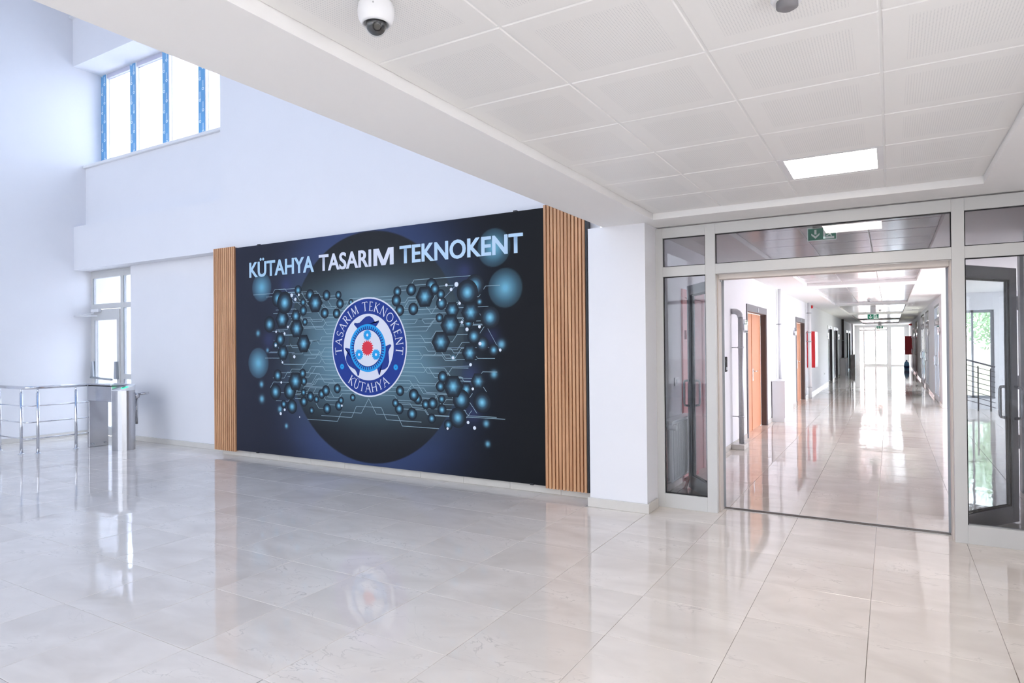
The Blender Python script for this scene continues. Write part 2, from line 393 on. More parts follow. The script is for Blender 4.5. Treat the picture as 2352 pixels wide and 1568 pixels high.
# ---- atrium roof with skylight, slab edge of the upper floor
struct('ceiling_atrium', B(-12.7, -2.0, 4.2, 6.6, 9.3, 9.5).box(-12.7, -2.0, -6.5, -5.2, 9.3, 9.5).box(-12.7, -11.6, -5.2, 4.2, 9.3, 9.5).box(-3.2, -2.0, -5.2, 4.2, 9.3, 9.5), 'soffit', 'atrium roof around the skylight')
sk = root('window_3', (-7.4, -0.5, 9.4), 'unseen atrium skylight, tinted to cast blue light'); B(-11.6, -3.2, -5.2, 4.2, 9.40, 9.41).build('glass_pane', glass('skylight_glass', (0.16, 0.21, 0.28)), sk)  # tint chosen to weaken the top light and turn it blue
struct('wall_upstairs', B(-2.30, -2.1, -6.3, 5.86, 3.3, 9.3), 'wall', 'white upper storey wall over the slab edge')

# ---- hall ceiling: plaster soffit with a recessed field of metal tiles
CX0, CX1, CY1 = -1.787, 0.571, 5.508; CP = (CX1-CX0)/4; NR = 10; CY0 = CY1-NR*CP
ce = struct('ceiling', B(-2.30, CX0, -6.3, 6.2, ZS, 3.3).box(CX1, 2.3, -6.3, 6.2, ZS, 3.3).box(CX0, CX1, CY1, 6.2, ZS, 3.3).box(CX0, CX1, -6.3, CY0, ZS, 3.3), 'soffit', 'white plaster soffit of the hall around a recessed tile ceiling')
B(CX0, CX1, CY0, CY1, ZC+0.004, ZC+0.05).build('ceiling_grid', mat('ceiling_grid_white', (240, 240, 239), 0.5), ce)
def ceil_tile_mesh(p, m):
    me = bpy.data.meshes.new('ceiling_tile'); bm = bmesh.new(); h = p/2-0.0045; e = 0.004
    up = [bm.verts.new(q) for q in ((-h,-h,0.012),(h,-h,0.012),(h,h,0.012),(-h,h,0.012))]
    mi = [bm.verts.new(q) for q in ((-h,-h,0.004),(h,-h,0.004),(h,h,0.004),(-h,h,0.004))]
    k = h-e; lo = [bm.verts.new(q) for q in ((-k,-k,0),(k,-k,0),(k,k,0),(-k,k,0))]
    for a, b in ((up, mi), (mi, lo)):
        for i in range(4): bm.faces.new((a[i], b[i], b[(i+1) % 4], a[(i+1) % 4]))
    bm.faces.new(lo[::-1]); bm.to_mesh(me); bm.free(); me.materials.append(M[m]); return me
CT = ceil_tile_mesh(CP, 'ctile'); rc = random.Random(5)
LAMPS = {(2, 1), (2, 8)}   # column, row counted from the glazed screen
for i in range(4):
    for j in range(NR):
        if (i, j) in LAMPS: continue
        o = bpy.data.objects.new('ceiling_tile', CT); COL.objects.link(o); o.parent = ce
        o.location = (CX0+(i+0.5)*CP, CY1-(j+0.5)*CP, ZC); o.rotation_euler = (rc.uniform(-1, 1)*0.002, rc.uniform(-1, 1)*0.002, 0)

# ---- corridor ceiling with a chain of recesses
KX0, KX1 = -1.38, 0.42
REC = [(6.45, 13.65), (14.40, 21.05), (21.85, 28.55), (29.30, 36.0), (36.75, 43.4), (44.1, 47.0)]
mb = B(-2.3, KX0, 6.2, 47.6, ZS, 2.9).box(KX1, 3.9, 6.2, 17.9, ZS, 2.9).box(KX1, 1.35, 17.9, 47.6, ZS, 2.9)
ys = [6.2]+[v for r in REC for v in r]+[47.6]
for a, b in zip(ys[::2], ys[1::2]): mb.box(KX0, KX1, a, b, ZS, 2.9)
cc = struct('ceiling_corridor', mb, 'soffit', 'white corridor soffit with a chain of recessed glossy tile fields')
K3 = (KX1-KX0)/3
for y0, y1 in REC:
    B(KX0, KX1, y0, y1, ZC+0.012, ZC+0.05).build('ceiling_grid', 'ctile', cc)
    n = max(1, round((y1-y0)/K3)); q = (y1-y0)/n
    base = ceil_tile_mesh(min(K3, q), 'ctile_gloss')
    for v in base.vertices: v.co.x *= K3/min(K3, q); v.co.y *= q/min(K3, q)
    for i in range(3):
        for j in range(n):
            o = bpy.data.objects.new('ceiling_tile', base); COL.objects.link(o); o.parent = cc
            o.location = (KX0+(i+0.5)*K3, y0+(j+0.5)*q, ZC); o.rotation_euler = (rc.uniform(-1, 1)*0.004, rc.uniform(-1, 1)*0.003, 0)

# ---- corridor walls with door openings
LDOORS = [(7.08, 8.05, 2.13), (10.80, 12.72, 2.155), (17.06, 18.90, 2.155), (26.45, 28.5, 2.155), (29.2, 31.6, 2.155), (37.9, 39.5, 2.155), (40.2, 41.9, 2.155)]
mb = MB(); y = 6.2
for a, b, h in LDOORS:
    mb.box(-2.3, XL, y, a, 0, ZS); mb.box(-2.3, XL, a, b, h, ZS); y = b
mb.box(-2.3, XL, y, 47.6, 0, ZS)
struct('wall_corridor_left', mb, 'wall', 'white left wall of the corridor')
RDOORS = [(18.55, 20.6, 2.45), (23.5, 25.6, 2.5), (26.5, 29.3, 2.5), (33.0, 35.5, 2.45), (38.2, 40.0, 2.2)]
mb = MB(); y = 17.9
for a, b, h in RDOORS:
    mb.box(XR, 1.35, y, a, 0, ZS); mb.box(XR, 1.35, a, b, h, ZS); y = b
mb.box(XR, 1.35, y, 47.6, 0, ZS)
struct('wall_corridor_right', mb, 'wall', 'white right wall of the corridor')
struct('wall_lobby_far', B(XR, 1.40, 17.7, 17.9, 0, ZS).box(1.99, 3.9, 17.7, 17.9, 0, ZS).box(1.40, 1.99, 17.7, 17.9, 0, 0.24).box(1.40, 1.99, 17.7, 17.9, 2.22, ZS), 'wall', 'bright white pier wall where the corridor narrows')
mb = B(3.6, 3.9, 6.2, 9.6, 0, ZS).box(3.6, 3.9, 17.4, 17.7, 0, ZS).box(3.6, 3.9, 9.6, 17.4, 0, 0.12).box(3.6, 3.9, 9.6, 17.4, 2.52, ZS)
wl = struct('wall_lobby_right', mb, 'wall', 'white window wall of the lobby beyond the glazed screen')
B(3.72, 3.73, 9.6, 13.7, 0.12, 2.52).build('glass_pane', glass('corridor_dimming_glass', (0.76, 0.74, 0.77)), wl); B(3.72, 3.73, 13.7, 17.4, 0.12, 2.52).build('glass_pane', glass('lobby_glass', (0.93, 0.92, 0.94)), wl)  # nearer pane tinted only to dim light on the corridor wall
for y in (11.85, 13.7, 15.55): B(3.70, 3.76, y-0.035, y+0.035, 0.12, 2.52).build('mullion', 'alu', wl)
struct('wall_lobby_near', B(1.15, 1.30, 6.2, 8.1, 0, ZS).box(1.30, 3.9, 6.05, 6.2, 0, ZS), 'wall', 'short white side wall right behind the glazed screen')

# ---- skirtings
rk = random.Random(9)
def skirt(name, segs, label):
    mb = MB()
    for s in segs: mb.box(*s, bevel=0.003)
    return struct(name, mb, 'marble_skirt', label)
skirt('baseboard_panel', [(-8.29+i*0.6, -8.29+(i+1)*0.6-0.002, 5.872, 5.90, 0, 0.078+rk.uniform(-0.003, 0.003)) for i in range(9)]+[(-2.89, -2.46, 5.872, 5.90, 0, 0.078)], 'marble skirting under the banner')
skirt('baseboard_recess', [(-10.96, -8.31, 6.03, 6.05, 0, 0.08)], 'marble skirting left of the banner')
skirt('baseboard_left', [(-12.38, -12.36, -6.2, 6.13, 0, 0.08)], 'marble skirting along the far left wall')
skirt('baseboard_pier', [(-2.47, -1.875, 5.58, 5.60, 0, 0.085), (-1.895, -1.875, 5.60, 5.86, 0, 0.085)], 'marble skirting around the pier')
segs = []; y = 6.2
for a, b, h in LDOORS: segs.append((XL, XL+0.015, y, a-0.06, 0, 0.08)); y = b+0.06
segs.append((XL, XL+0.015, y, 47.5, 0, 0.08))
skirt('baseboard_corridor_left', segs, 'marble skirting along the left corridor wall')
segs = []; y = 17.7
for a, b, h in RDOORS: segs.append((XR-0.015, XR, y, a, 0, 0.08)); y = b
segs.append((XR-0.015, XR, y, 47.5, 0, 0.08))
skirt('baseboard_corridor_right', segs, 'marble skirting along the right corridor wall')

# ---- glazed screen with double door
sc = root('door_1', (-0.47, 5.9, 0), 'white aluminium glazed screen with open double doors to the corridor')
F0, F1 = 5.90, 5.965
def fr(x0, x1, z0, z1, nm, y0=F0, y1=F1, m='alu'): return B(x0, x1, y0, y1, z0, z1, bevel=0.002).build(nm, m, sc)
XA, XB, XC, XD, XE, XF = -1.895, -1.826, -1.435, -1.347, 0.409, 0.49
fr(XA, XB, 0, 2.60, 'frame_post'); fr(XC, XD, 0, 2.60, 'frame_post'); fr(XE, XF, 0, 2.60, 'frame_post'); fr(0.905, 0.98, 0, 2.60, 'frame_post')
fr(XB, XC, 0, 0.130, 'bottom_rail'); fr(XF, 0.905, 0, 0.140, 'bottom_rail')
for a, b in ((XB, XC), (XD, XE), (XF, 0.905)):
    fr(a, b, 2.145, 2.236, 'transom'); fr(a, b, 2.505, 2.60, 'top_rail')
def pane(x0, x1, z0, z1, gl='glass_tint'):
    g = 0.007
    p = B(x0, x1, 5.936, 5.942, z0, z1).build('glass_pane', gl, sc)
    mb = MB()
    for q in ((x0, x0+g, z0, z1), (x1-g, x1, z0, z1), (x0, x1, z0, z0+g), (x0, x1, z1-g, z1)): mb.box(q[0], q[1], 5.918, 5.934, q[2], q[3])
    mb.build('gasket', 'rubber', p)
for a, b in ((XB, XC), (XF, 0.905)): pane(a, b, 0.13, 2.145)
for a, b in ((XB, XC), (XD, XE), (XF, 0.905)): pane(a, b, 2.236, 2.505)
# inner jamb strips behind the posts
fr(XD-0.03, XD+0.012, 0.0, 2.145, 'jamb', F1, 6.09, 'jamb'); fr(XE-0.012, XE+0.03, 0.0, 2.145, 'jamb', F1, 6.09, 'jamb')
fr(XD+0.001, XD+0.022, 2.085, 2.13, 'latch_plate', 6.03, 6.06, 'galv')
fr(XD+0.013, XE-0.013, 2.10, 2.1445, 'head_strip', F1+0.001, 6.089, 'jamb')
def door_leaf(hinge, free, side):
    hx, hy = hinge; fx, fy = free; L = math.hypot(fx-hx, fy-hy); ang = math.atan2(fy-hy, fx-hx)
    t = 0.028; W = 0.085; Hh = 2.115
    fb = B(0, W, -t, t, 0, Hh, bevel=0.003).box(L-W, L, -t, t, 0, Hh, bevel=0.003).box(W, L-W, -t, t, Hh-0.10, Hh, bevel=0.003).box(W, L-W, -t, t, 0, 0.135, bevel=0.003)
    me = bpy.data.meshes.new('door_leaf'); fb.bm.to_mesh(me); fb.bm.free(); me.materials.append(M['alu_grey'])
    lf = bpy.data.objects.new('door_leaf', me); COL.objects.link(lf); lf.parent = sc
    lf.location = (hx-sc.location.x, hy-sc.location.y, 0.012); lf.rotation_euler = (0, 0, ang)
    def part(nm, m, mb):
        me = bpy.data.meshes.new(nm); mb.bm.to_mesh(me); mb.bm.free(); me.materials.append(M[m])
        o = bpy.data.objects.new(nm, me); COL.objects.link(o); o.parent = lf; return o
    mb = MB()
    for y in (-0.016, 0.010): mb.box(W, W+0.014, y, y+0.006, 0.135, Hh-0.10).box(L-W-0.014, L-W, y, y+0.006, 0.135, Hh-0.10).box(W, L-W, y, y+0.006, 0.135, 0.149).box(W, L-W, y, y+0.006, Hh-0.114, Hh-0.10)
    part('glazing_bead', 'rubber', mb)
    part('glass_pane', 'glass_door', B(W, L-W, -0.006, 0.006, 0.135, Hh-0.10))
    for s in (-1, 1):
        xh = L-0.05; d = s*(t+0.055)
        part('pull_handle', 'steel', MB().tube([(xh, s*t, 0.86), (xh, d*0.92, 0.865), (xh, d, 0.885), (xh, d, 1.10), (xh, d*0.92, 1.12), (xh, s*t, 1.125)], 0.012, 10))
    return lf
door_leaf((XD+0.005, 6.11), (-1.822, 6.80), 1)
door_leaf((XE-0.005, 6.11), (0.895, 6.80), -1)
struct('trim_3', B(XD+0.012, XE-0.012, 6.075, 6.088, 0.0005, 0.004).box(XD+0.012, XE-0.012, 6.165, 6.178, 0.0005, 0.004), 'alu', 'light metal edges of the door threshold')
struct('trim_4', B(XD+0.012, XE-0.012, 6.088, 6.165, 0.0005, 0.003), 'track', 'dark grooved floor track of the double door')

# ---- high window with film covered frames
wn = root('window_1', (-10.3, 6.35, 4.79), 'high window with blue film covered frames above the exit door')
for i, x in enumerate((-12.285, -11.34, -10.375, -9.40, -8.45)):
    post = B(x-0.098, x+0.098, 6.33, 6.40, 4.79, 6.50).build('mullion', 'white_metal', wn)
    me = MB().box(-0.083, 0.083, -0.004, 0.0, -0.85, 0.85); mm = bpy.data.meshes.new('film'); me.bm.to_mesh(mm); me.bm.free(); mm.materials.append(M['film'])
    f = bpy.data.objects.new('protective_film', mm); COL.objects.link(f); f.parent = post; f.location = Vector((x-0.01, 6.33, 5.645))-wn.location
B(-12.38, -8.29, 6.335, 6.395, 6.42, 6.50).build('head_rail', 'ext_glass', wn)
for a, b in zip((-12.187, -11.242, -10.277, -9.302), (-11.438, -10.473, -9.498, -8.548)): B(a, b, 6.37, 6.376, 4.79, 6.42).build('glass_pane', 'glass_high', wn)

# ---- glazed exit door at the left
ed = root('door_2', (-11.7, 6.17, 0), 'white glazed exit door with panic bar at the far left')
def ef(x0, x1, z0, z1, nm, y0=6.14, y1=6.20, m='alu'): return B(x0, x1, y0, y1, z0, z1, bevel=0.002).build(nm, m, ed)
ef(-12.38, -12.32, 0, 2.86, 'frame_post'); ef(-11.43, -11.34, 0, 2.86, 'frame_post'); ef(-10.99, -10.93, 0, 2.86, 'frame_post')
ef(-12.32, -11.43, 2.78, 2.86, 'top_rail'); ef(-11.34, -10.99, 2.78, 2.86, 'top_rail'); ef(-12.38, -10.93, 2.86, 2.91, 'head_strip'); ef(-12.32, -11.43, 2.23, 2.32, 'transom'); ef(-11.34, -10.99, 2.23, 2.32, 'transom'); ef(-11.34, -10.99, 1.0, 1.09, 'mid_rail'); ef(-11.34, -10.99, 0, 0.09, 'bottom_rail')
for a, b, c, d in ((-12.32, -11.43, 2.32, 2.78), (-11.34, -10.99, 2.32, 2.78), (-11.34, -10.99, 1.09, 2.23), (-11.34, -10.99, 0.09, 1.0)):
    p = ef(a, b, c, d, 'glass_pane', 6.168, 6.174, 'glass_high')
    B(a, a+0.014, 6.15, 6.167, c, d).box(b-0.008, b, 6.15, 6.167, c, d).build('gasket', 'alu_grey', p)
lf = ef(-12.31, -12.21, 0.01, 2.22, 'door_leaf', 6.125, 6.185, 'alu')
B(-11.52, -11.44, 6.125, 6.185, 0.01, 2.22, bevel=0.002).build('stile', 'alu', lf)
B(-12.21, -11.52, 6.125, 6.185, 2.03, 2.22).build('rail', 'alu', lf); B(-12.21, -11.52, 6.125, 6.185, 0.01, 0.16).build('rail', 'alu', lf)
B(-12.21, -11.52, 6.152, 6.158, 0.16, 2.03).build('glass_pane', 'glass_high', lf)
B(-12.22, -12.20, 6.118, 6.125, 0.16, 2.03).build('gasket', 'alu_grey', lf)
pb = MB().tube([(-12.24, 6.06, 1.02), (-11.56, 6.06, 0.99)], 0.018, 12).build('panic_bar', 'alu_grey', ed)
for x in (-12.25, -11.50):
    MB().prism([(x-0.02, 1.30), (x+0.02, 1.30), (x+0.04, 1.00), (x-0.04, 1.00)], 'y', 6.08, 6.125).build('push_bracket', 'alu_grey', ed)
B(-12.24, -12.0, 6.06, 6.125, 2.17, 2.225, bevel=0.008).build('door_closer', 'white_metal', ed)
MB().tube([(-12.1, 6.05, 2.155), (-12.37, 5.86, 2.10)], 0.012, 8).tube([(-12.37, 5.86, 2.10), (-11.95, 6.02, 2.10)], 0.012, 8).build('closer_arm', 'white_metal', ed)

# ---- far end entrance of the corridor
en = root('door_3', (-0.48, 47.5, 0), 'sunlit glazed entrance at the far end of the corridor')
def nf(x0, x1, z0, z1, nm, m='alu', y0=47.45, y1=47.53): return B(x0, x1, y0, y1, z0, z1).build(nm, m, en)
for a, b in ((-1.99, -1.70), (-1.50, -1.42), (-0.20, 0.06), (0.76, 1.02), (-0.86, -0.78)): nf(a, b, 0, 2.45, 'frame_post')
nf(-1.99, 1.02, 2.45, ZS, 'top_rail'); nf(-1.70, -0.2, 2.25, 2.34, 'transom', 'alu', 47.46, 47.52); nf(0.06, 0.76, 1.0, 1.05, 'mid_rail'); nf(-1.42, -0.2, 0, 0.12, 'bottom_rail', 'alu', 47.46, 47.52); nf(0.06, 0.76, 0, 0.08, 'bottom_rail')
for a, b, c, d in ((-1.42, -0.86, 0.12, 2.25), (-0.78, -0.20, 0.12, 2.25), (0.06, 0.76, 1.05, 2.45), (0.06, 0.76, 0.08, 1.0)): nf(a, b, c, d, 'glass_pane', 'glass', 47.48, 47.486)

# ---- doors on the left corridor wall
def left_door(n, y0, y1, h, wood, label, fm='steel_frame', reveal='dark_reveal', depth=0.09, handle=True):
    r = root('door_%d' % n, (XL, (y0+y1)/2, 0), label)
    fw = 0.06; p = XL+0.018
    for a, b in ((y0, y0+fw), (y1-fw, y1)): B(XL-depth, p, a, b, 0, h, bevel=0.002).build('frame_post', fm, r)
    hd = B(XL-depth, p, y0+fw, y1-fw, h-0.115, h, bevel=0.002).build('frame_head', fm, r)
    ym = (y0+y1)/2
    B(p, p+0.012, ym-0.05, ym+0.05, h-0.10, h-0.03, bevel=0.003).build('number_plate', 'alu_grey', hd)
    B(XL-depth+0.002, XL, y0+fw, y0+fw+0.008, 0, h-0.115).box(XL-depth+0.002, XL, y1-fw-0.008, y1-fw, 0, h-0.115).build('reveal_lining', reveal, r)
    for a, b in ((y0+fw, ym-0.003), (ym+0.003, y1-fw)):
        lf = B(XL-depth-0.045, XL-depth, a+0.009, b-0.009, 0.008, h-0.12, bevel=0.003).build('door_leaf', wood, r)
    B(XL-depth, XL-depth+0.008, ym-0.02, ym+0.02, 0.008, h-0.12).build('cover_strip', wood, lf)
    if handle:
        yh = ym+0.09
        B(XL-depth, XL-depth+0.008, yh-0.02, yh+0.02, 0.86, 1.08, bevel=0.004).build('lock_plate', 'chrome', lf)
        MB().tube([(XL-depth+0.008, yh, 1.03), (XL-depth+0.055, yh, 1.03), (XL-depth+0.06, yh+0.12, 1.03)], 0.010, 8).build('lever_handle', 'chrome', lf)
    return r
r = root('door_4', (XL, 7.56, 0), 'pinkish wooden door behind the open left door leaf')
B(XL-0.06, XL+0.02, 7.08, 7.17, 0, 2.13, bevel=0.003).build('frame_post', 'pink_wood', r); B(XL-0.06, XL+0.02, 7.96, 8.05, 0, 2.13, bevel=0.003).build('frame_post', 'pink_wood', r)
B(XL-0.06, XL+0.02, 7.17, 7.96, 2.04, 2.13, bevel=0.003).build('frame_head', 'pink_wood', r)
lf = B(XL-0.04, XL+0.004, 7.175, 7.955, 0.01, 2.035, bevel=0.003).build('door_leaf', 'pink_wood', r)
for z in (0.3, 1.62): MB().tube([(XL+0.022, 7.172, z-0.05), (XL+0.022, 7.172, z+0.05)], 0.012, 8).box(XL+0.004, XL+0.022, 7.13, 7.215, z-0.05, z+0.05).build('hinge', mat('hinge_dark_red', (150, 70, 82), 0.4), lf)
left_door(5, *LDOORS[1], 'door_wood', 'orange wooden double door nearest on the left corridor wall')
left_door(6, *LDOORS[2], 'door_wood', 'orange wooden double door beside the red hose cabinet')
left_door(7, *LDOORS[3], 'dark_door', 'first of two dark doors side by side on the left corridor wall', 'white_metal', 'dark_door', handle=False)
left_door(8, *LDOORS[4], 'dark_door', 'second of two dark doors side by side on the left corridor wall', 'white_metal', 'dark_door', handle=False)
left_door(9, *LDOORS[5], 'dark_door', 'nearer of the two last doors on the left corridor wall', 'white_metal', 'dark_door', handle=False)
left_door(10, *LDOORS[6], 'dark_door', 'farther of the two last doors on the left corridor wall', 'white_metal', 'dark_door', handle=False)

# ---- aluminium doors on the right corridor wall
def right_door(n, y0, y1, h, label, m='alu_grey', gl=True, depth=0.07):
    r = root('door_%d' % n, (XR, (y0+y1)/2, 0), label); ym = (y0+y1)/2
    X0, X1 = XR+0.005, XR+depth
    B(X0, X1, y0, y0+0.06, 0, h).build('frame_post', m, r); B(X0, X1, y1-0.06, y1, 0, h).build('frame_post', m, r)
    B(X0, X1, y0+0.06, y1-0.06, h-0.06, h).build('frame_head', m, r); B(X0, X1, y0+0.06, y1-0.06, h-0.42, h-0.34).build('transom', m, r)
    B(X0+0.03, X0+0.036, y0+0.06, y1-0.06, h-0.34, h-0.06).build('glass_pane', 'glass_tint', r)
    for a, b, s in ((y0+0.065, ym-0.004, 1), (ym+0.004, y1-0.065, -1)):
        lf = B(X0-0.01, X1-0.02, a, a+0.09, 0.01, h-0.43).box(X0-0.01, X1-0.02, b-0.09, b, 0.01, h-0.43).box(X0-0.01, X1-0.02, a+0.09, b-0.09, h-0.53, h-0.43).box(X0-0.01, X1-0.02, a+0.09, b-0.09, 0.01, 0.17).build('door_leaf', m, r)
        if gl: B(X0+0.01, X0+0.016, a+0.09, b-0.09, 0.17, h-0.53).build('glass_pane', 'glass_tint', lf)
        else: B(X0+0.01, X0+0.03, a+0.09, b-0.09, 0.17, h-0.53).build('door_panel', m, lf)
        yh = (b-0.05) if s == 1 else (a+0.05)
        MB().tube([(X0-0.01, yh, 0.92), (X0-0.07, yh, 0.93), (X0-0.07, yh, 1.15), (X0-0.01, yh, 1.16)], 0.012, 8).build('pull_handle', 'chrome', lf)
    B(X0-0.06, X0-0.01, y0+0.12, y0+0.38, h-0.50, h-0.43, bevel=0.005).build('door_closer', 'white_metal', r)
    return r
right_door(11, *RDOORS[0], 'glazed aluminium door nearest on the right corridor wall')
right_door(12, *RDOORS[1], 'nearer of the twin grey glazed doors on the right corridor wall', 'steel_frame')
right_door(13, *RDOORS[2], 'farther of the twin grey glazed doors on the right corridor wall', 'steel_frame')
right_door(14, *RDOORS[3], 'dark brown panelled door on the right corridor wall', 'dark_reveal', False)
right_door(15, *RDOORS[4], 'last door before the red cabinet on the right corridor wall', 'steel_frame', False)

# ---- lobby window and side door seen through the right pane
wn2 = root('window_2', (1.7, 17.8, 0.24), 'lobby window towards trees seen through the right glass pane')
for a, b in ((1.40, 1.46), (1.93, 1.99), (1.58, 1.62)): B(a, b, 17.77, 17.83, 0.24, 2.22).build('frame_post', 'alu_grey', wn2)
for a, b in ((0.24, 0.30), (2.16, 2.22)): B(1.46, 1.93, 17.77, 17.83, a, b).build('frame_rail', 'alu_grey', wn2)
for a, b in ((1.46, 1.58), (1.62, 1.93)): B(a, b, 17.798, 17.804, 0.30, 2.16).build('glass_pane', 'glass', wn2)
sd = root('door_16', (1.15, 8.2, 0), 'pale metal door frame with hinges at the right edge behind the glass')
B(1.12, 1.33, 8.1, 8.24, 0, 2.45, bevel=0.004).build('frame_post', 'alu_grey', sd)
for z in (0.5, 1.1, 1.9): MB().tube([(1.105, 8.2, z-0.07), (1.105, 8.2, z+0.07)], 0.014, 10).build('hinge', 'chrome', sd)
B(1.33, 2.2, 8.12, 8.18, 0.01, 2.2, bevel=0.003).build('door_leaf', 'alu_grey', sd)
# ================================================================== OBJECTS
# ---- banner: printed sheet between two slatted wood panels
PX0, PX1, PZ0, PZ1, PY = -7.88, -3.03, 0.092, 2.915, 5.80
bn = thing('wall_banner', ((PX0+PX1)/2, 5.9, PZ0), 'large dark blue banner with bubbles, title and round emblem between wood slats', 'banner')
BC = (-5.415, 1.515); ER = 0.600
ORDER=[("c",-6.403,2.187,0.077),("c",-6.625,2.26,0.067),("c",-6.533,2.1,0.053),("c",-6.531,1.993,0.067),("c",-6.501,1.846,0.049),("c",-7.062,1.553,0.057),("c",-7.015,2.17,0.114),("h",-6.934,1.893,0.132),("c",-6.881,2.108,0.148),("c",-7.182,1.831,0.111),("c",-6.97,1.627,0.087),("h",-6.921,1.449,0.109),("h",-6.67,1.926,0.094),("h",-6.655,1.762,0.13),("h",-6.529,1.566,0.129),("h",-6.31,2.08,0.132),("c",-6.11,2.169,0.069),("c",-6.143,1.947,0.069),("c",-5.904,2.164,0.053),("c",-5.936,1.936,0.064),("c",-5.876,2.056,0.064),("c",-5.693,2.065,0.042),("c",-6.549,1.182,0.062),("c",-6.528,1.082,0.058),("c",-6.794,0.946,0.113),("h",-6.685,1.079,0.135),("c",-7.025,1.147,0.082),("c",-7.071,0.929,0.11),("c",-6.911,0.772,0.057),("c",-6.753,0.746,0.095),("c",-6.535,0.937,0.049),("c",-6.53,0.82,0.067),("c",-6.41,0.886,0.066),("c",-6.301,0.857,0.048),("c",-6.208,0.925,0.061),("c",-6.131,0.971,0.069),("c",-5.934,1.002,0.06),("c",-5.673,0.899,0.046),("c",-5.909,0.791,0.064),("c",-5.87,0.857,0.047),("c",-6.112,0.744,0.069),("c",-6.389,0.71,0.048),("c",-3.634,1.473,0.064),("c",-3.788,0.909,0.112),("h",-3.834,1.135,0.098),("c",-3.777,1.538,0.081),("c",-3.678,1.819,0.121),("c",-3.809,1.992,0.045),("c",-3.868,2.172,0.123),("c",-3.958,1.766,0.062),("c",-3.967,2.102,0.14),("h",-3.925,1.882,0.127),("h",-4.171,1.917,0.1),("h",-4.199,1.751,0.136),("h",-4.33,1.564,0.131),("c",-4.456,2.205,0.081),("c",-4.408,2.16,0.064),("c",-4.318,1.997,0.074),("h",-4.551,2.081,0.133),("c",-4.325,2.098,0.057),("c",-4.346,1.835,0.053),("c",-3.886,1.621,0.086),("h",-3.942,1.441,0.107),("c",-4.747,2.171,0.072),("c",-4.719,1.948,0.072),("c",-4.953,2.159,0.06),("c",-4.921,1.94,0.066),("c",-4.971,2.056,0.071),("c",-4.308,1.174,0.067),("c",-4.341,1.068,0.063),("h",-3.991,1.046,0.082),("c",-4.059,0.93,0.114),("h",-4.167,1.072,0.136),("c",-4.107,0.731,0.114),("c",-4.236,0.645,0.059),("c",-4.324,0.927,0.051),("c",-4.322,0.809,0.063),("c",-4.55,0.859,0.056),("c",-4.451,0.874,0.068),("c",-4.664,0.915,0.06),("c",-4.721,0.961,0.072),("c",-4.925,1.003,0.062),("c",-4.748,0.743,0.072),("c",-4.466,0.703,0.057),("c",-4.939,0.794,0.066),("c",-4.995,0.858,0.051)]
GLOW=[(-7.337,2.336,0.198),(-7.414,1.31,0.211),(-7.417,1.715,0.059),(-7.227,1.484,0.042),(-7.353,1.023,0.061),(-7.348,0.825,0.075),(-6.865,0.486,0.045),(-6.989,0.703,0.059),(-3.623,2.561,0.211),(-3.487,2.126,0.215),(-3.539,1.532,0.076),(-3.634,1.216,0.066),(-3.738,0.685,0.057),(-3.721,0.468,0.05),(-4.164,1.389,0.042)]
DOTS=[(-6.742,2.199,0.025),(-6.609,2.199,0.018),(-6.674,2.144,0.022),(-7.05,1.729,0.016),(-6.885,1.703,0.018),(-6.929,1.322,0.016),(-6.701,1.397,0.022),(-6.955,1.057,0.016),(-6.892,0.698,0.018),(-6.97,0.644,0.021),(-6.609,0.616,0.011),(-5.856,0.793,0.015),(-7.058,1.548,0.018),(-6.818,1.788,0.016),(-4.246,2.197,0.017),(-4.182,2.144,0.019),(-4.11,2.196,0.027),(-4.069,1.986,0.017),(-4.041,1.778,0.017),(-3.974,1.698,0.021),(-3.811,1.724,0.018),(-3.806,1.542,0.02),(-3.552,1.472,0.016),(-4.164,1.389,0.017),(-3.931,1.314,0.018),(-3.904,1.052,0.016),(-3.97,0.685,0.018),(-3.886,0.63,0.02),(-4.246,0.603,0.015),(-4.338,2.035,0.013)]
def srgb2lin(a):
    a = np.clip(np.asarray(a, float)/255, 0, 1); return np.where(a <= 0.04045, a/12.92, ((a+0.055)/1.055)**2.4)
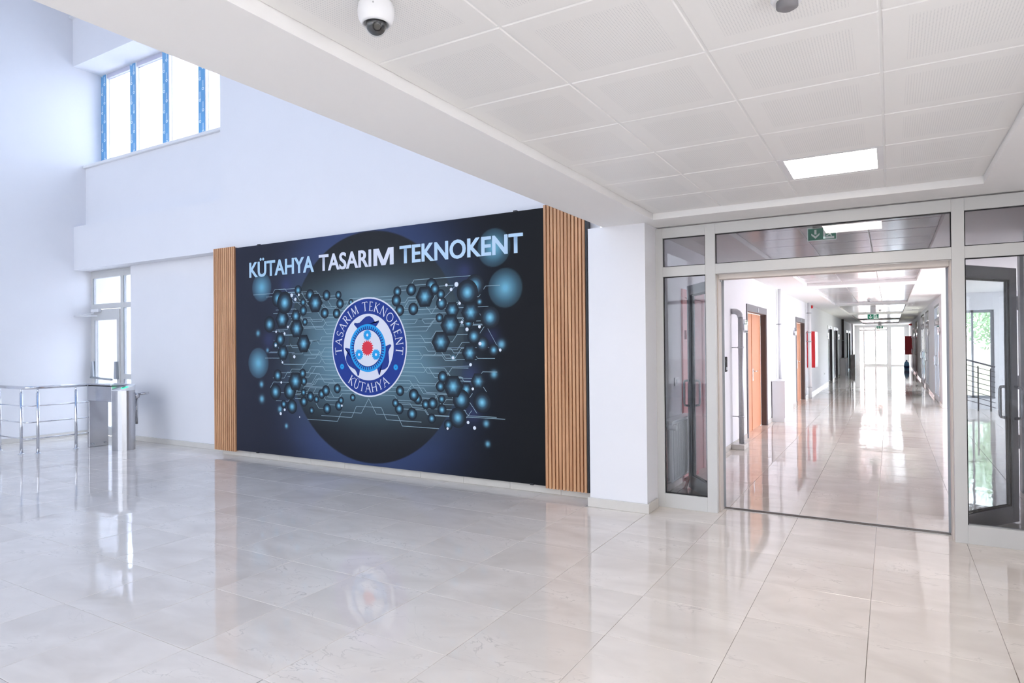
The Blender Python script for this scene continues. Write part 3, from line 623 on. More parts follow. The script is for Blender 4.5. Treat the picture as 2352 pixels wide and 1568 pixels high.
def sheet():
    nx, nz = 440, 256
    xs = np.linspace(PX0, PX1, nx); zs = np.linspace(PZ0, PZ1, nz); X, Z = np.meshgrid(xs, zs)
    s = (X-PX0)/(PX1-PX0); t = (Z-PZ0)/(PZ1-PZ0)
    col = np.stack([46-28*s, 49-29*s, 62-38*s], -1)  # left end paler: reflected sheen put into the print colour
    dx = X-BC[0]; dz = Z-BC[1]; R = np.hypot(dx, dz); RD = 1.40
    blue = np.exp(-((R-RD)/0.55)**2)*np.clip(np.abs(dz)/1.2, 0, 1)**1.2*np.exp(-(np.abs(dx)/1.7)**4)
    col += blue[..., None]*np.array([26, 36, 64])
    disc = np.clip((RD-R)/0.012, 0, 1)[..., None]
    col = col*(1-disc)+disc*np.stack([32+6*t, 33+6*t, 38+4*t], -1)
    # pale teal glow across the middle
    band = np.exp(-(np.abs(dz)/0.78)**3.2)*np.exp(-(np.abs(dx)/1.45)**6)
    rng = np.random.RandomState(2); blot = np.zeros_like(X)
    for _ in range(60):
        cx, cz, r = rng.uniform(-6.9, -3.95), rng.uniform(0.75, 2.3), rng.uniform(0.06, 0.22); blot += rng.uniform(-1, 1)*np.exp(-((X-cx)**2*0.5+(Z-cz)**2)/(r*r))
    near = np.exp(-(R/0.95)**3)
    k = np.clip(band*(0.62+0.13*blot)+0.45*near, 0, 1)[..., None]
    col = col*(1-k)+k*np.array([104, 140, 156])
    sp = np.exp(-((X-BC[0])/0.5)**2)*np.exp(-((Z-2.22)/0.16)**2)*0.35
    col = col*(1-sp[..., None])+sp[..., None]*np.array([140, 168, 180])
    for gx, gz, r in GLOW:
        q = np.hypot(X-gx, Z-gz)/r
        if r > 0.15: a = np.clip(1-q, 0, 1)**1.15*0.85+0.24*np.clip((1.0-q)/0.05, 0, 1)
        else: a = np.exp(-(q/0.62)**2.2)
        a = np.clip(a, 0, 1)[..., None]; c = np.array([112, 178, 204])
        col = col*(1-a)+a*c
    for px_, pz_, r in ((-6.85, 2.33, 0.10), (-7.2, 1.62, 0.12), (-3.66, 1.62, 0.1), (-4.0, 2.33, 0.1), (-3.93, 1.2, 0.12), (-3.9, 0.78, 0.1)):
        a = (0.4*np.exp(-((X-px_)**2+(Z-pz_)**2)/(r*r)))[..., None]; col = col*(1-a)+a*np.array([70, 78, 140])
    v = np.stack([X, np.full_like(X, PY), Z], -1).reshape(-1, 3)
    idx = np.arange(nx*nz).reshape(nz, nx)
    f = np.stack([idx[:-1, :-1], idx[:-1, 1:], idx[1:, 1:], idx[1:, :-1]], -1).reshape(-1, 4)
    me = bpy.data.meshes.new('printed_sheet'); me.from_pydata(v.tolist(), [], f.tolist())
    ca = me.color_attributes.new('Col', 'FLOAT_COLOR', 'POINT')
    rgba = np.ones((nx*nz, 4), np.float32); rgba[:, :3] = srgb2lin(col.reshape(-1, 3)); ca.data.foreach_set('color', rgba.ravel())
    return me
B(PX0, PX1, PY+0.001, 5.872, PZ0, PZ1, bevel=0.002).build('backing_board', 'panel_black', bn)
link('printed_sheet', sheet(), 'print', bn)
class CM:   # flat coloured print pieces, one layer in front of the sheet
    def __init__(self): self.v = []; self.f = []; self.c = []
    def fan(self, pts, cols, center, cc, y):
        b = len(self.v); self.v.append((center[0], y, center[1])); self.c.append(cc)
        for p, c in zip(pts, cols): self.v.append((p[0], y, p[1])); self.c.append(c)
        n = len(pts)
        for i in range(n): self.f.append((b, b+1+i, b+1+(i+1) % n))
    def rings(self, rings, cols, y):   # concentric loops, inner first
        b = len(self.v); n = len(rings[0])
        for r, c in zip(rings, cols):
            for p in r: self.v.append((p[0], y, p[1])); self.c.append(c)
        self.f.append(tuple(b+i for i in range(n)))
        for k in range(len(rings)-1):
            for i in range(n): self.f.append((b+k*n+i, b+k*n+(i+1) % n, b+(k+1)*n+(i+1) % n, b+(k+1)*n+i))
    def quad(self, a, b_, w, c, y):
        d = Vector((b_[0]-a[0], b_[1]-a[1])); 
        if d.length < 1e-6: return
        n = Vector((-d.y, d.x)).normalized()*w/2; b = len(self.v)
        for p in ((a[0]+n.x, a[1]+n.y), (b_[0]+n.x, b_[1]+n.y), (b_[0]-n.x, b_[1]-n.y), (a[0]-n.x, a[1]-n.y)): self.v.append((p[0], y, p[1])); self.c.append(c)
        self.f.append((b, b+1, b+2, b+3))
    def poly(self, pts, c, y):
        b = len(self.v)
        for p in pts: self.v.append((p[0], y, p[1])); self.c.append(c)
        self.f.append(tuple(range(b, b+len(pts))))
    def build(self, name, parent):
        me = bpy.data.meshes.new(name); me.from_pydata(self.v, [], self.f)
        ca = me.color_attributes.new('Col', 'FLOAT_COLOR', 'POINT')
        rgba = np.ones((len(self.v), 4), np.float32); rgba[:, :3] = srgb2lin(np.array(self.c)); ca.data.foreach_set('color', rgba.ravel())
        return link(name, me, 'print', parent)
circ = lambda c, r, n=40, a0=0.0: [(c[0]+r*math.cos(a0+2*math.pi*i/n), c[1]+r*math.sin(a0+2*math.pi*i/n)) for i in range(n)]
# circuit lines
cm = CM(); rl = random.Random(4)
for sgn in (-1, 1):
    for i in range(30):
        z = 0.80+i*0.047+rl.uniform(-0.008, 0.008); x = BC[0]+sgn*0.45; zz = z
        if abs(z-BC[1]) < 0.6: x = BC[0]+sgn*math.sqrt(0.6**2-(z-BC[1])**2)
        end = BC[0]+sgn*rl.uniform(0.95, 1.75); dirz = 1 if z > BC[1] else -1
        c = (150, 178, 190); y = PY-0.0008
        while abs(x-BC[0]) < abs(end-BC[0]):
            st = rl.uniform(0.12, 0.4); nx = x+sgn*st; cm.quad((x, zz), (nx, zz), 0.0055, c, y); x = nx
            if abs(x-BC[0]) < abs(end-BC[0]):
                j = rl.choice((0.05, 0.08, 0.11))*(dirz if rl.random() < 0.75 else -dirz)
                if abs(zz+j-BC[1]) < 0.78: cm.quad((x, zz), (x+sgn*abs(j)*0.8, zz+j), 0.0055, c, y); x += sgn*abs(j)*0.8; zz += j
for sgn in (-1, 1):
    for pts in (((0.0, -0.62), (0.12, -0.80), (0.45, -0.80), (0.52, -0.92), (1.05, -0.92)), ((0.0, -0.72), (0.2, -0.72), (0.28, -0.86), (0.8, -0.86))):
        for a, b in zip(pts[:-1], pts[1:]): cm.quad((BC[0]+sgn*a[0], BC[1]+a[1]), (BC[0]+sgn*b[0], BC[1]+b[1]), 0.006, (150, 176, 188), PY-0.0008)
for a, b in (((-3.83, 1.9), (-3.55, 1.45)), ((-4.45, 1.5), (-3.66, 1.5)), ((-4.5, 1.28), (-3.93, 1.30)), ((-7.2, 1.45), (-6.7, 1.45)), ((-7.1, 1.62), (-6.95, 1.45)), ((-6.8, 2.2), (-6.5, 2.02)), ((-4.35, 2.0), (-4.1, 2.2))): cm.quad(a, b, 0.006, (128, 150, 170), PY-0.0008)
cm.build('printed_circuit_lines', bn)
# bubbles and hexagons
for i, (k, x, z, r) in enumerate(ORDER):
    cm = CM(); n = 6 if k == 'h' else 28
    shade = [(0.06, (128, 200, 224)), (0.28, (92, 150, 176)), (0.50, (60, 88, 106)), (0.74, (42, 52, 62)), (1.0, (34, 37, 43))]
    cm.rings([circ((x, z), r*q, n) for q, _ in shade], [c for _, c in shade], PY-0.0012-0.00002*i)
    cm.build('printed_hexagon' if k == 'h' else 'printed_bubble', bn)
for x, z, r in DOTS:
    cm = CM(); cm.rings([circ((x, z), r*q, 16) for q in (0.5, 1.0)], [(226, 234, 242), (214, 224, 236)], PY-0.0034); cm.build('printed_dot', bn)
# title
def text_mesh(body, size=1.0, offset=0.0):
    cu = bpy.data.curves.new('t', 'FONT'); cu.body = body; cu.size = size; cu.offset = offset; cu.resolution_u = 4
    o = bpy.data.objects.new('t', cu); COL.objects.link(o); dg = bpy.context.evaluated_depsgraph_get()
    me = bpy.data.meshes.new_from_object(o.evaluated_get(dg)); bpy.data.objects.remove(o); bpy.data.curves.remove(cu)
    return me
def fit_text(name, body, x0, x1, z0, cap, y, m, parent, bold=0.012):
    ref = text_mesh('H', 1.0, bold); hs = [v.co.y for v in ref.vertices]; h0, h1 = min(hs), max(hs); bpy.data.meshes.remove(ref)
    bm = bmesh.new()
    for k, (ox, oz) in enumerate(((-0.02, -0.006), (0, 0.006), (0.02, -0.006), (-0.01, 0.006), (0.01, 0.0))):   # heavier strokes
        me = text_mesh(body, 1.0, bold)
        for v in me.vertices: v.co.x += ox; v.co.y += oz; v.co.z = -k*0.0001
        bm.from_mesh(me); bpy.data.meshes.remove(me)
    me = bpy.data.meshes.new(name); bm.to_mesh(me); bm.free()
    xs = [v.co.x for v in me.vertices]; a, b = min(xs), max(xs)
    for v in me.vertices: v.co = Vector((x0+(v.co.x-a)/(b-a)*(x1-x0), y+v.co.z, z0+(v.co.y-h0)/(h1-h0)*cap))
    return link(name, me, m, parent)
M['title_l'] = mat('title_pale_blue', (178, 212, 234), 0.5); M['title_m'] = mat('title_white', (222, 226, 238), 0.5); M['title_r'] = mat('title_ice_blue', (188, 216, 238), 0.5)
for body, x0, x1, m in (('KÜTAHYA', -7.585, -6.325, 'title_l'), ('TASARI', -6.24, -5.352, 'title_m'), ('TEKNOKENT', -4.915, -3.263, 'title_r')):
    fit_text('title_lettering', body, x0, x1, 2.482, 0.203, PY-0.0045, m, bn)
link('title_lettering', MB().poly([(-5.318+0.315*a, PY-0.0046, 2.482+0.203*b) for a, b in ((0,0),(0.19,0),(0.19,0.66),(0.40,0),(0.60,0),(0.81,0.66),(0.81,0),(1,0),(1,1),(0.73,1),(0.5,0.32),(0.27,1),(0,1))]).build('t', None).data, 'title_m', bn); bpy.data.objects.remove(bpy.data.objects['t'])
# emblem
NAVY, CY, WH, RD_ = (40, 62, 140), (44, 160, 226), (222, 224, 234), (222, 60, 76)
em = CM(); y = PY-0.004
em.rings([circ(BC, ER, 72)], [WH], y); em.build  # white rim
em.rings([circ(BC, ER*0.97, 72)], [NAVY], y-0.0003)
em.rings([circ(BC, ER*0.668, 72)], [WH], y-0.0006)
IC = (BC[0]-0.008, BC[1]-0.012)
eo = em.build('emblem', bn)
def pol(r, a): return (IC[0]+r*math.cos(a), IC[1]+r*math.sin(a))
for k in range(3):
    cr = CM(); a = math.radians(90+120*k)
    # crest: a curved cap over the gear ring, both corners drawn out into points
    out = []
    prof = [(-34, 0.46), (-37, 0.60), (-34, 0.625), (-30, 0.585), (-22, 0.555), (-13, 0.585), (-4, 0.63), (5, 0.645), (13, 0.62), (19, 0.575), (23, 0.545), (26, 0.56), (29, 0.625), (31, 0.60), (28, 0.46)]
    pts = [pol(ER*r, a-math.radians(d)) for d, r in prof]
    mid = pol(ER*0.47, a)
    for p, q in zip(pts[:-1], pts[1:]): cr.poly([mid, p, q], NAVY, y-0.0009)
    cr.build('emblem_crest', eo)
gr = CM()
gr.rings([circ(IC, ER*0.48, 64)], [CY], y-0.0012); gr.rings([circ(IC, ER*0.385, 64)], [NAVY], y-0.0015)
for i in range(48):
    a = 2*math.pi*i/48; w = 2*math.pi/48*0.27
    gr.poly([pol(ER*0.375, a-w), pol(ER*0.44, a-w*0.8), pol(ER*0.44, a+w*0.8), pol(ER*0.375, a+w)], NAVY, y-0.0016)
gr.rings([circ(IC, ER*0.366, 64)], [WH], y-0.0019)
gr.build('emblem_gear_ring', eo)
def gear(c, r, n, col, hole, yy, holecol, name, d=0.16):
    g = CM(); pts = []
    for i in range(n):
        for q, rr in ((-0.3, 1-d), (-0.16, 1), (0.16, 1), (0.3, 1-d)): a = 2*math.pi*(i+q)/n; pts.append((c[0]+r*rr*math.cos(a), c[1]+r*rr*math.sin(a)))
    g.fan(pts, [col]*len(pts), c, col, yy)
    if hole: g.rings([circ(c, hole, 20)], [holecol], yy-0.0003)
    return g.build(name, eo)
gear(IC, ER*0.158, 18, RD_, 0, y-0.0023, WH, 'emblem_gear')
for q in (90, 210, 330): gear(pol(ER*0.262, math.radians(q)), ER*0.112, 16, CY, ER*0.028, y-0.0026, WH, 'emblem_gear')
for q in (209, 331): gear((BC[0]+ER*0.82*math.cos(math.radians(q)), BC[1]+ER*0.82*math.sin(math.radians(q))), ER*0.06, 14, CY, ER*0.012, y-0.0009, NAVY, 'emblem_gear')
# thin serif capitals drawn as strokes: (x0,y0,x1,y1,width)
TH, TN = 0.115, 0.06
def arc(cx, cy, rx, ry, a0, a1, w, n=10):
    P = [(cx+rx*math.cos(math.radians(a0+(a1-a0)*i/n)), cy+ry*math.sin(math.radians(a0+(a1-a0)*i/n))) for i in range(n+1)]
    return [(p[0], p[1], q[0], q[1], w) for p, q in zip(P[:-1], P[1:])]
ser = lambda x, y_, l=0.24: (x-l/2, y_, x+l/2, y_, 0.045)
GL = {
 'T': (0.78, [(0, 0.97, 0.78, 0.97, TN), (0.39, 1, 0.39, 0, TH), ser(0.39, 0.02), (0.02, 0.97, 0.0, 0.84, 0.045), (0.76, 0.97, 0.78, 0.84, 0.045)]),
 'A': (0.86, [(0.08, 0, 0.44, 1, TN), (0.42, 1, 0.78, 0, TH), (0.2, 0.36, 0.64, 0.36, TN), ser(0.08, 0.02), ser(0.78, 0.02)]),
 'S': (0.55, arc(0.28, 0.74, 0.22, 0.25, 20, 270, TN+0.02)+arc(0.28, 0.25, 0.24, 0.25, 90, -160, TN+0.03)),
 'R': (0.72, [(0.14, 0, 0.14, 1, TH), ser(0.14, 0.02), ser(0.1, 0.98, 0.2), (0.14, 0.97, 0.32, 0.97, TN), (0.14, 0.5, 0.34, 0.5, TN), (0.3, 0.5, 0.72, 0.0, TH)]+arc(0.32, 0.735, 0.2, 0.235, 90, -90, TN+0.03)),
 'I': (0.28, [(0.14, 0, 0.14, 1, TH), ser(0.14, 0.02), ser(0.14, 0.98)]),
 'M': (1.04, [(0.16, 0, 0.2, 1, TN), (0.2, 1, 0.52, 0.1, TH), (0.52, 0.1, 0.84, 1, TN), (0.84, 1, 0.9, 0, TH), ser(0.16, 0.02), ser(0.9, 0.02)]),
 'E': (0.58, [(0.14, 0, 0.14, 1, TH), (0.06, 0.975, 0.52, 0.975, TN), (0.14, 0.51, 0.45, 0.51, TN), (0.06, 0.025, 0.56, 0.025, TN), (0.52, 0.98, 0.52, 0.86, 0.045), (0.56, 0.02, 0.56, 0.15, 0.045)]),
 'K': (0.76, [(0.14, 0, 0.14, 1, TH), ser(0.14, 0.02), ser(0.14, 0.98), (0.18, 0.5, 0.62, 0.98, TN), (0.24, 0.56, 0.72, 0.0, TH), ser(0.62, 0.98, 0.18)]),
 'N': (0.88, [(0.14, 0, 0.14, 1, TN), (0.14, 1, 0.76, 0.0, TH), (0.76, 0.0, 0.76, 1, TN), ser(0.14, 0.02), ser(0.76, 0.98)]),
 'O': (0.96, arc(0.48, 0.5, 0.42, 0.48, 0, 360, TN+0.03, 28)),
 'U': (0.84, [(0.16, 0.3, 0.16, 1, TH), (0.68, 0.3, 0.68, 1, TN), ser(0.16, 0.98), ser(0.68, 0.98, 0.2)]+arc(0.42, 0.3, 0.26, 0.29, 180, 360, TN+0.03)),
 'H': (0.86, [(0.14, 0, 0.14, 1, TH), (0.72, 0, 0.72, 1, TH), (0.14, 0.5, 0.72, 0.5, TN), ser(0.14, 0.02), ser(0.72, 0.02), ser(0.14, 0.98), ser(0.72, 0.98)]),
 'Y': (0.76, [(0.06, 1, 0.38, 0.48, TH), (0.7, 1, 0.38, 0.48, TN), (0.38, 0.5, 0.38, 0, TH), ser(0.38, 0.02), ser(0.06, 0.98, 0.2), ser(0.7, 0.98, 0.2)]),
 ' ': (0.30, [])}
GL['Ü'] = (GL['U'][0], GL['U'][1]+[(0.27, 1.16, 0.35, 1.16, 0.09), (0.49, 1.16, 0.57, 1.16, 0.09)])
def arc_text(body, rb, h, a_mid, span, top):
    tot = sum(GL[c][0] for c in body)+0.16*(len(body)-1); k = span/tot; pos = 0.0
    for c in body:
        wd, st = GL[c]; g = CM()
        ac = a_mid + (span/2-(pos+wd/2)*k)*(1 if top else -1)
        for x0, y0, x1, y1, w in st:
            def P(x, yv):
                lx = (x-wd/2)*h; ly = yv*h
                if top: return (BC[0]+(rb+ly)*math.cos(ac)+lx*math.sin(ac), BC[1]+(rb+ly)*math.sin(ac)-lx*math.cos(ac))
                return (BC[0]+(rb-ly)*math.cos(ac)-lx*math.sin(ac), BC[1]+(rb-ly)*math.sin(ac)+lx*math.cos(ac))
            g.quad(P(x0, y0), P(x1, y1), w*h, (226, 228, 238), y-0.0010)
        pos += wd+0.16
        if st: g.build('emblem_letter', eo)
arc_text('TASARIM TEKNOKENT', ER*0.725, ER*0.185, math.radians(90), math.radians(201), True)
arc_text('KÜTAHYA', ER*0.905, ER*0.185, math.radians(270), math.radians(76), False)
# small fixing brackets on the banner rim
for x, z in ((-3.36, PZ1), (-3.19, PZ0), (-7.45, PZ0), (-7.40, PZ1)): B(x-0.02, x+0.02, PY-0.003, PY+0.03, z-0.008, z+0.012, bevel=0.002).build('fixing_clip', 'panel_black', bn)

# ---- slatted wood panels
def slat_panel(x0, x1, n, label, edge):
    t = thing('slat_panel', ((x0+x1)/2, 5.9, 0.075), label, 'wall panel', 'slatted wood panels beside the banner')
    B(x0+0.002, x1-0.002, 5.805, 5.872, 0.08, 2.925).build('backing_board', 'slat_back', t)
    p = (x1-x0)/n; w_ = p*0.70
    base = B(-w_/2, w_/2, -0.022, 0.0, 0.0, 2.865, bevel=0.002).build('slat', 'slat')
    me = base.data; bpy.data.objects.remove(base)
    for i in range(n):
        o = bpy.data.objects.new('slat', me); COL.objects.link(o); o.parent = t
        o.location = (x0+p*(i+0.5)-t.location.x, 5.805-t.location.y, 0.072-0.075)
    if edge: B(x1, x1+0.018, 5.786, 5.872, 0.075, 2.93).build('edge_strip', 'panel_black', t)
slat_panel(-8.36, -7.885, 11, 'narrow wooden slat panel at the left end of the banner', False)
slat_panel(-3.025, -2.56, 12, 'wooden slat panel with black edge between banner and pier', True)

# ---- turnstile
ts = thing('turnstile', (-10.3, 5.42, 0), 'brushed steel tripod turnstile with green light by the exit door', 'turnstile')
y0, y1 = 5.27, 5.555
B(-10.755, -10.70, y0, y1, 0, 0.72, bevel=0.004).build('end_plate', 'steel', ts)
B(-10.755, -10.061, y0, y1, 0.722, 0.955, bevel=0.004).build('body', 'steel', ts)
lid = B(-10.765, -10.064, y0-0.006, y1+0.006, 0.962, 0.985, bevel=0.006).build('lid', 'steel', ts)
B(-10.72, -10.10, y0-0.003, y0+0.003, 0.953, 0.963).build('lid_gap', 'black', lid)
col = [(-10.06, y0), (-10.0, y0)]+[(-10.0+0.145*math.sin(math.radians(a))+0.02, (y0+y1)/2-0.1425*math.cos(math.radians(a))) for a in range(0, 181, 12)]+[(-10.06, y1)]
slope = lambda y: 0.905+0.08*(y-y0)/(y1-y0)
MB().prism(col, 'z', 0, 0.895).build('column', 'steel', ts)
def wedge(pts, zb, lift, name, m, parent):
    bm = bmesh.new(); A = [bm.verts.new((x, y, zb if zb else slope(y)+0.0005)) for x, y in pts]; C = [bm.verts.new((x, y, slope(y)+lift)) for x, y in pts]; n = len(pts)
    bm.faces.new(A[::-1]); bm.faces.new(C)
    for i in range(n): bm.faces.new((A[i], A[(i+1) % n], C[(i+1) % n], C[i]))
    bmesh.ops.recalc_face_normals(bm, faces=bm.faces[:]); me = bpy.data.meshes.new(name); bm.to_mesh(me); bm.free()
    return link(name, me, m, parent)
cp = wedge(col, 0.895, 0.0, 'cap', 'white_plastic', ts)
wedge([(-9.985, 5.375), (-9.95, 5.345), (-9.90, 5.335), (-9.868, 5.36), (-9.868, 5.40), (-9.90, 5.43), (-9.95, 5.42)], None, 0.004, 'indicator_light', 'led_green', cp)
wedge([(-10.01, 5.40), (-9.965, 5.37), (-9.93, 5.385), (-9.955, 5.425)], None, 0.006, 'indicator_arrow', 'black', cp)
hub = MB().tube([(-9.99, 5.555, 0.80), (-9.99, 5.63, 0.80)], [0.055, 0.04], 16).build('hub', 'steel', ts)
MB().tube([(-9.99, 5.60, 0.82), (-9.90, 5.74, 0.835)], 0.018, 12).build('arm', 'steel', ts)
MB().tube([(-10.02, 5.61, 0.80), (-10.30, 5.66, 0.34)], 0.02, 12).build('arm', 'steel', ts)
MB().tube([(-10.0, 5.61, 0.77), (-10.06, 5.64, 0.36)], 0.018, 12).build('arm', 'steel', ts)
for y in (y0+0.05, y1-0.05): MB().tube([(-10.70, y, 0.05), (-10.672, y, 0.05)], 0.012, 8).build('bolt', 'galv', ts)

# ---- stainless railing
rg = thing('guard_rail', (-10.9, 4.5, 0), 'stainless steel guard rail with three cross bars beside the turnstile', 'railing')
def bend(z, r=0.10, x=-10.755, y=4.46):
    pts = [(-12.37, y, z), (x-r, y, z)]
    for k in range(1, 7):
        a = math.radians(15*k); pts.append((x-r+r*math.sin(a), y+r-r*math.cos(a), z))
    pts.append((x, 5.265, z)); return pts
MB().tube(bend(0.965, 0.13), 0.024, 14).build('handrail', 'chrome', rg)
for z in (0.70, 0.463, 0.224): MB().tube(bend(z, 0.07), 0.009, 10).build('cross_bar', 'chrome', rg)
for x, y in ((-11.61, 4.46), (-10.925, 4.46), (-10.757, 4.60), (-10.755, 5.11)):
    p = MB().tube([(x, y, 0.004), (x, y, 0.89)], 0.021, 14).build('post', 'chrome', rg)
    MB().tube([(x, y, 0.89), (x, y, 0.945)], 0.012, 10).build('saddle', 'chrome', p)
    MB().lathe([(0.04, 0.0), (0.04, 0.006), (0.024, 0.012), (0.022, 0.014)], (x, y), 18).build('base_flange', 'chrome', p)

# ---- dome security camera
dc = thing('dome_camera', (-1.462, 1.615, ZC), 'white dome security camera on the near ceiling tile', 'security camera')
cx, cy = -1.462, 1.615
MB().lathe([(0.052, ZC), (0.058, ZC-0.012), (0.0605, ZC-0.03), (0.060, ZC-0.045), (0.056, ZC-0.06), (0.050, ZC-0.070), (0.044, ZC-0.076), (0.040, ZC-0.072), (0.04, ZC-0.05)], (cx, cy), 40).build('housing', 'white_plastic', dc)
ey = MB().lathe([(0.002, ZC-0.107)]+[(0.0345*math.sin(math.radians(a)), ZC-0.074-0.0345*math.cos(math.radians(a))) for a in range(10, 171, 10)], (cx, cy), 28).build('eyeball', 'smoke', dc)
dl = Vector((0.62, -0.55, -0.55)).normalized(); c0 = Vector((cx, cy, ZC-0.074))
MB().tube([c0+dl*0.026, c0+dl*0.037], 0.015, 20).build('lens_ring', 'black', ey); MB().tube([c0+dl*0.030, c0+dl*0.0385], 0.011, 20).build('lens', 'lens', ey)
MB().lathe([(0.041, ZC-0.070)]+[(0.041*math.cos(math.radians(a)), ZC-0.072-0.041*math.sin(math.radians(a))) for a in range(0, 86, 8)]+[(0.001, ZC-0.113)], (cx, cy), 36).build('clear_dome', 'glass', dc)
v = Vector((0.55, -0.83, 0)).normalized(); MB().tube([Vector((cx, cy, ZC-0.030))+v*0.058, Vector((cx, cy, ZC-0.030))+v*0.0615], 0.003, 8).build('screw', 'galv', dc)

# ---- ceiling LED panels
def led_panel(x, y, z, p, label, q=None):
    q = q or p
    t = thing('ceiling_light', (x, y, z), label, 'ceiling light', 'LED ceiling panels')
    a, b = p/2-0.004, q/2-0.004; c, d = 0.255*p/0.5895, 0.255*q/0.5895
    B(x-a, x+a, y+d, y+b, z, z+0.012).box(x-a, x+a, y-b, y-d, z, z+0.012).box(x-a, x-c, y-d, y+d, z, z+0.012).box(x+c, x+a, y-d, y+d, z, z+0.012).build('frame', 'white_metal', t)
    B(x-c, x+c, y-d, y+d, z+0.003, z+0.010).build('diffuser', 'lamp', t)
for (i, j), lb in (((2, 1), 'bright square LED panel in the hall ceiling before the glazed screen'), ((2, 8), 'unseen LED panel added above the viewer to brighten the hall')):  # second panel is added out of view to brighten the hall
    led_panel(CX0+(i+0.5)*CP, CY1-(j+0.5)*CP, ZC, CP, lb)

# ---- smoke detectors
def detector(x, y, z, label):
    t = thing('smoke_detector', (x, y, z), label, 'smoke detector', 'smoke detectors')
    MB().lathe([(0.05, z), (0.052, z-0.015), (0.045, z-0.025)], (x, y), 20).build('base', 'white_plastic', t)
    MB().lathe([(0.034, z-0.025), (0.034, z-0.042), (0.02, z-0.05)], (x, y), 20).build('chamber', 'steel_frame', t)
detector(-0.28, 2.28, ZC, 'smoke detector at the top edge of the near ceiling')
detector(-0.70, 10.5, ZC, 'smoke detector just below the door head in the first corridor recess')
detector(-0.48, 19.8, ZC, 'smoke detector on the second corridor recess')
detector(-0.30, 26.5, ZC, 'smoke detector behind the distant exit sign')

# ---- exit signs
def exit_sign(x, y, z, w_, h, label, stem):
    t = thing('exit_sign', (x, y, z), label, 'exit sign', 'hanging exit signs')
    B(x-w_/2, x+w_/2, y-0.004, y+0.004, z, z+h, bevel=0.001).build('acrylic_plate', 'exit_white', t)
    yb = y-0.005; m_ = 0.06*h
    f = B(x-w_/2+m_, x+w_/2-m_, yb, yb+0.002, z+m_, z+h-m_*1.6).build('green_field', 'green', t)
    fx0, fz0 = x-w_/2+m_, z+m_; fh = h-2.6*m_; fw = (w_-2*m_)/2; Y2 = yb-0.001
    def shp(nm, polys, ox, m='exit_white'):
        mb = MB()
        for P in polys: mb.prism([(ox+p[0]*fw, fz0+p[1]*fh) for p in P], 'y', Y2, yb+0.0005)
        mb.build(nm, m, f)
    shp('arrow', [[(0.42, 0.90), (0.58, 0.90), (0.58, 0.50), (0.42, 0.50)], [(0.5, 0.12), (0.80, 0.44), (0.80, 0.60), (0.5, 0.32)], [(0.5, 0.12), (0.5, 0.32), (0.20, 0.60), (0.20, 0.44)]], fx0+0.04*fw)
    shp('doorway', [[(0.10, 0.06), (0.88, 0.06), (0.88, 0.24), (0.10, 0.24)], [(0.10, 0.06), (0.24, 0.06), (0.24, 0.95), (0.10, 0.95)], [(0.10, 0.84), (0.62, 0.84), (0.62, 0.95), (0.10, 0.95)]], fx0+fw)
    shp('running_figure', [circ((0.60, 0.76), 0.07, 12), [(0.42, 0.62), (0.58, 0.70), (0.66, 0.46), (0.54, 0.42)], [(0.34, 0.66), (0.46, 0.70), (0.40, 0.56), (0.30, 0.52)], [(0.60, 0.62), (0.82, 0.56), (0.82, 0.50), (0.62, 0.54)], [(0.54, 0.46), (0.66, 0.44), (0.74, 0.28), (0.64, 0.26)], [(0.54, 0.48), (0.58, 0.40), (0.36, 0.26), (0.30, 0.32)]], fx0+fw)
    B(x-0.08, x+0.08, y-0.03, y+0.03, ZC-stem, ZC, bevel=0.004).build('ceiling_mount', 'white_plastic', t)
exit_sign(-0.572, 7.05, 2.53, 0.265, 0.135, 'green exit sign with arrow above the glazed doors', 0.012)
exit_sign(-0.47, 24.0, 2.26, 0.33, 0.18, 'small exit sign hanging far down the corridor', 0.22)
exit_sign(-0.52, 43.8, 2.30, 0.36, 0.17, 'faint exit sign just before the far entrance', 0.18)

# ---- things on the left corridor wall
cr_ = thing('card_reader', (XL, 9.2, 1.12), 'black card reader on the wall just inside the glazed doors', 'card reader')
B(XL, XL+0.025, 9.09, 9.29, 1.125, 1.335, bevel=0.008).build('housing', 'black', cr_); B(XL+0.025, XL+0.028, 9.13, 9.20, 1.26, 1.29).build('display', 'smoke', cr_); B(XL+0.025, XL+0.029, 9.20, 9.27, 1.15, 1.19).build('reader_window', 'alu_grey', cr_)

def wall_pipe(name, y, x, r, z0, z1, clamps, label, m, block, elbow=False, tail=True):
    t = thing(name, (x, y, 0), label, 'pipe')
    if elbow:
        q = 0.09
        pts = [(x, y, z0), (x, y, z1-q)]+[(x-q+q*math.cos(math.radians(a)), y, z1-q+q*math.sin(math.radians(a))) for a in (15, 30, 45, 60, 75, 90)]+[(XL+0.004, y, z1)]
        MB().tube(pts[:2], r, 16).build('pipe_run', m, t)
        MB().tube(pts[1:], r*1.12, 16).build('elbow', 'galv', t)
    else: MB().tube([(x, y, z0), (x, y, z1)], r, 16).build('pipe_run', m, t)
    for z in clamps:
        c = MB().lathe([(r+0.008, z-0.012), (r+0.008, z+0.012)], (x, y), 16).build('clamp', 'galv', t)
        MB().tube([(XL+0.001, y, z), (x-r, y, z)], 0.006, 8).build('clamp_rod', 'galv', c)
    if block: B(XL+0.016, x+r+0.03, y-0.16, y+0.16, 0.001, 0.075, bevel=0.004).build('base_block', 'marble_skirt', t)
wall_pipe('riser_pipe', 9.70, -1.865, 0.036, 0.075, 1.985, (1.46, 0.46), 'galvanised riser pipe with elbow beside the card reader', 'galv', True, True)
wall_pipe('heating_pipe', 14.0, -1.93, 0.03, 0.792, ZS, (1.9,), 'white vertical pipe rising from the first white box', 'white_metal', False)
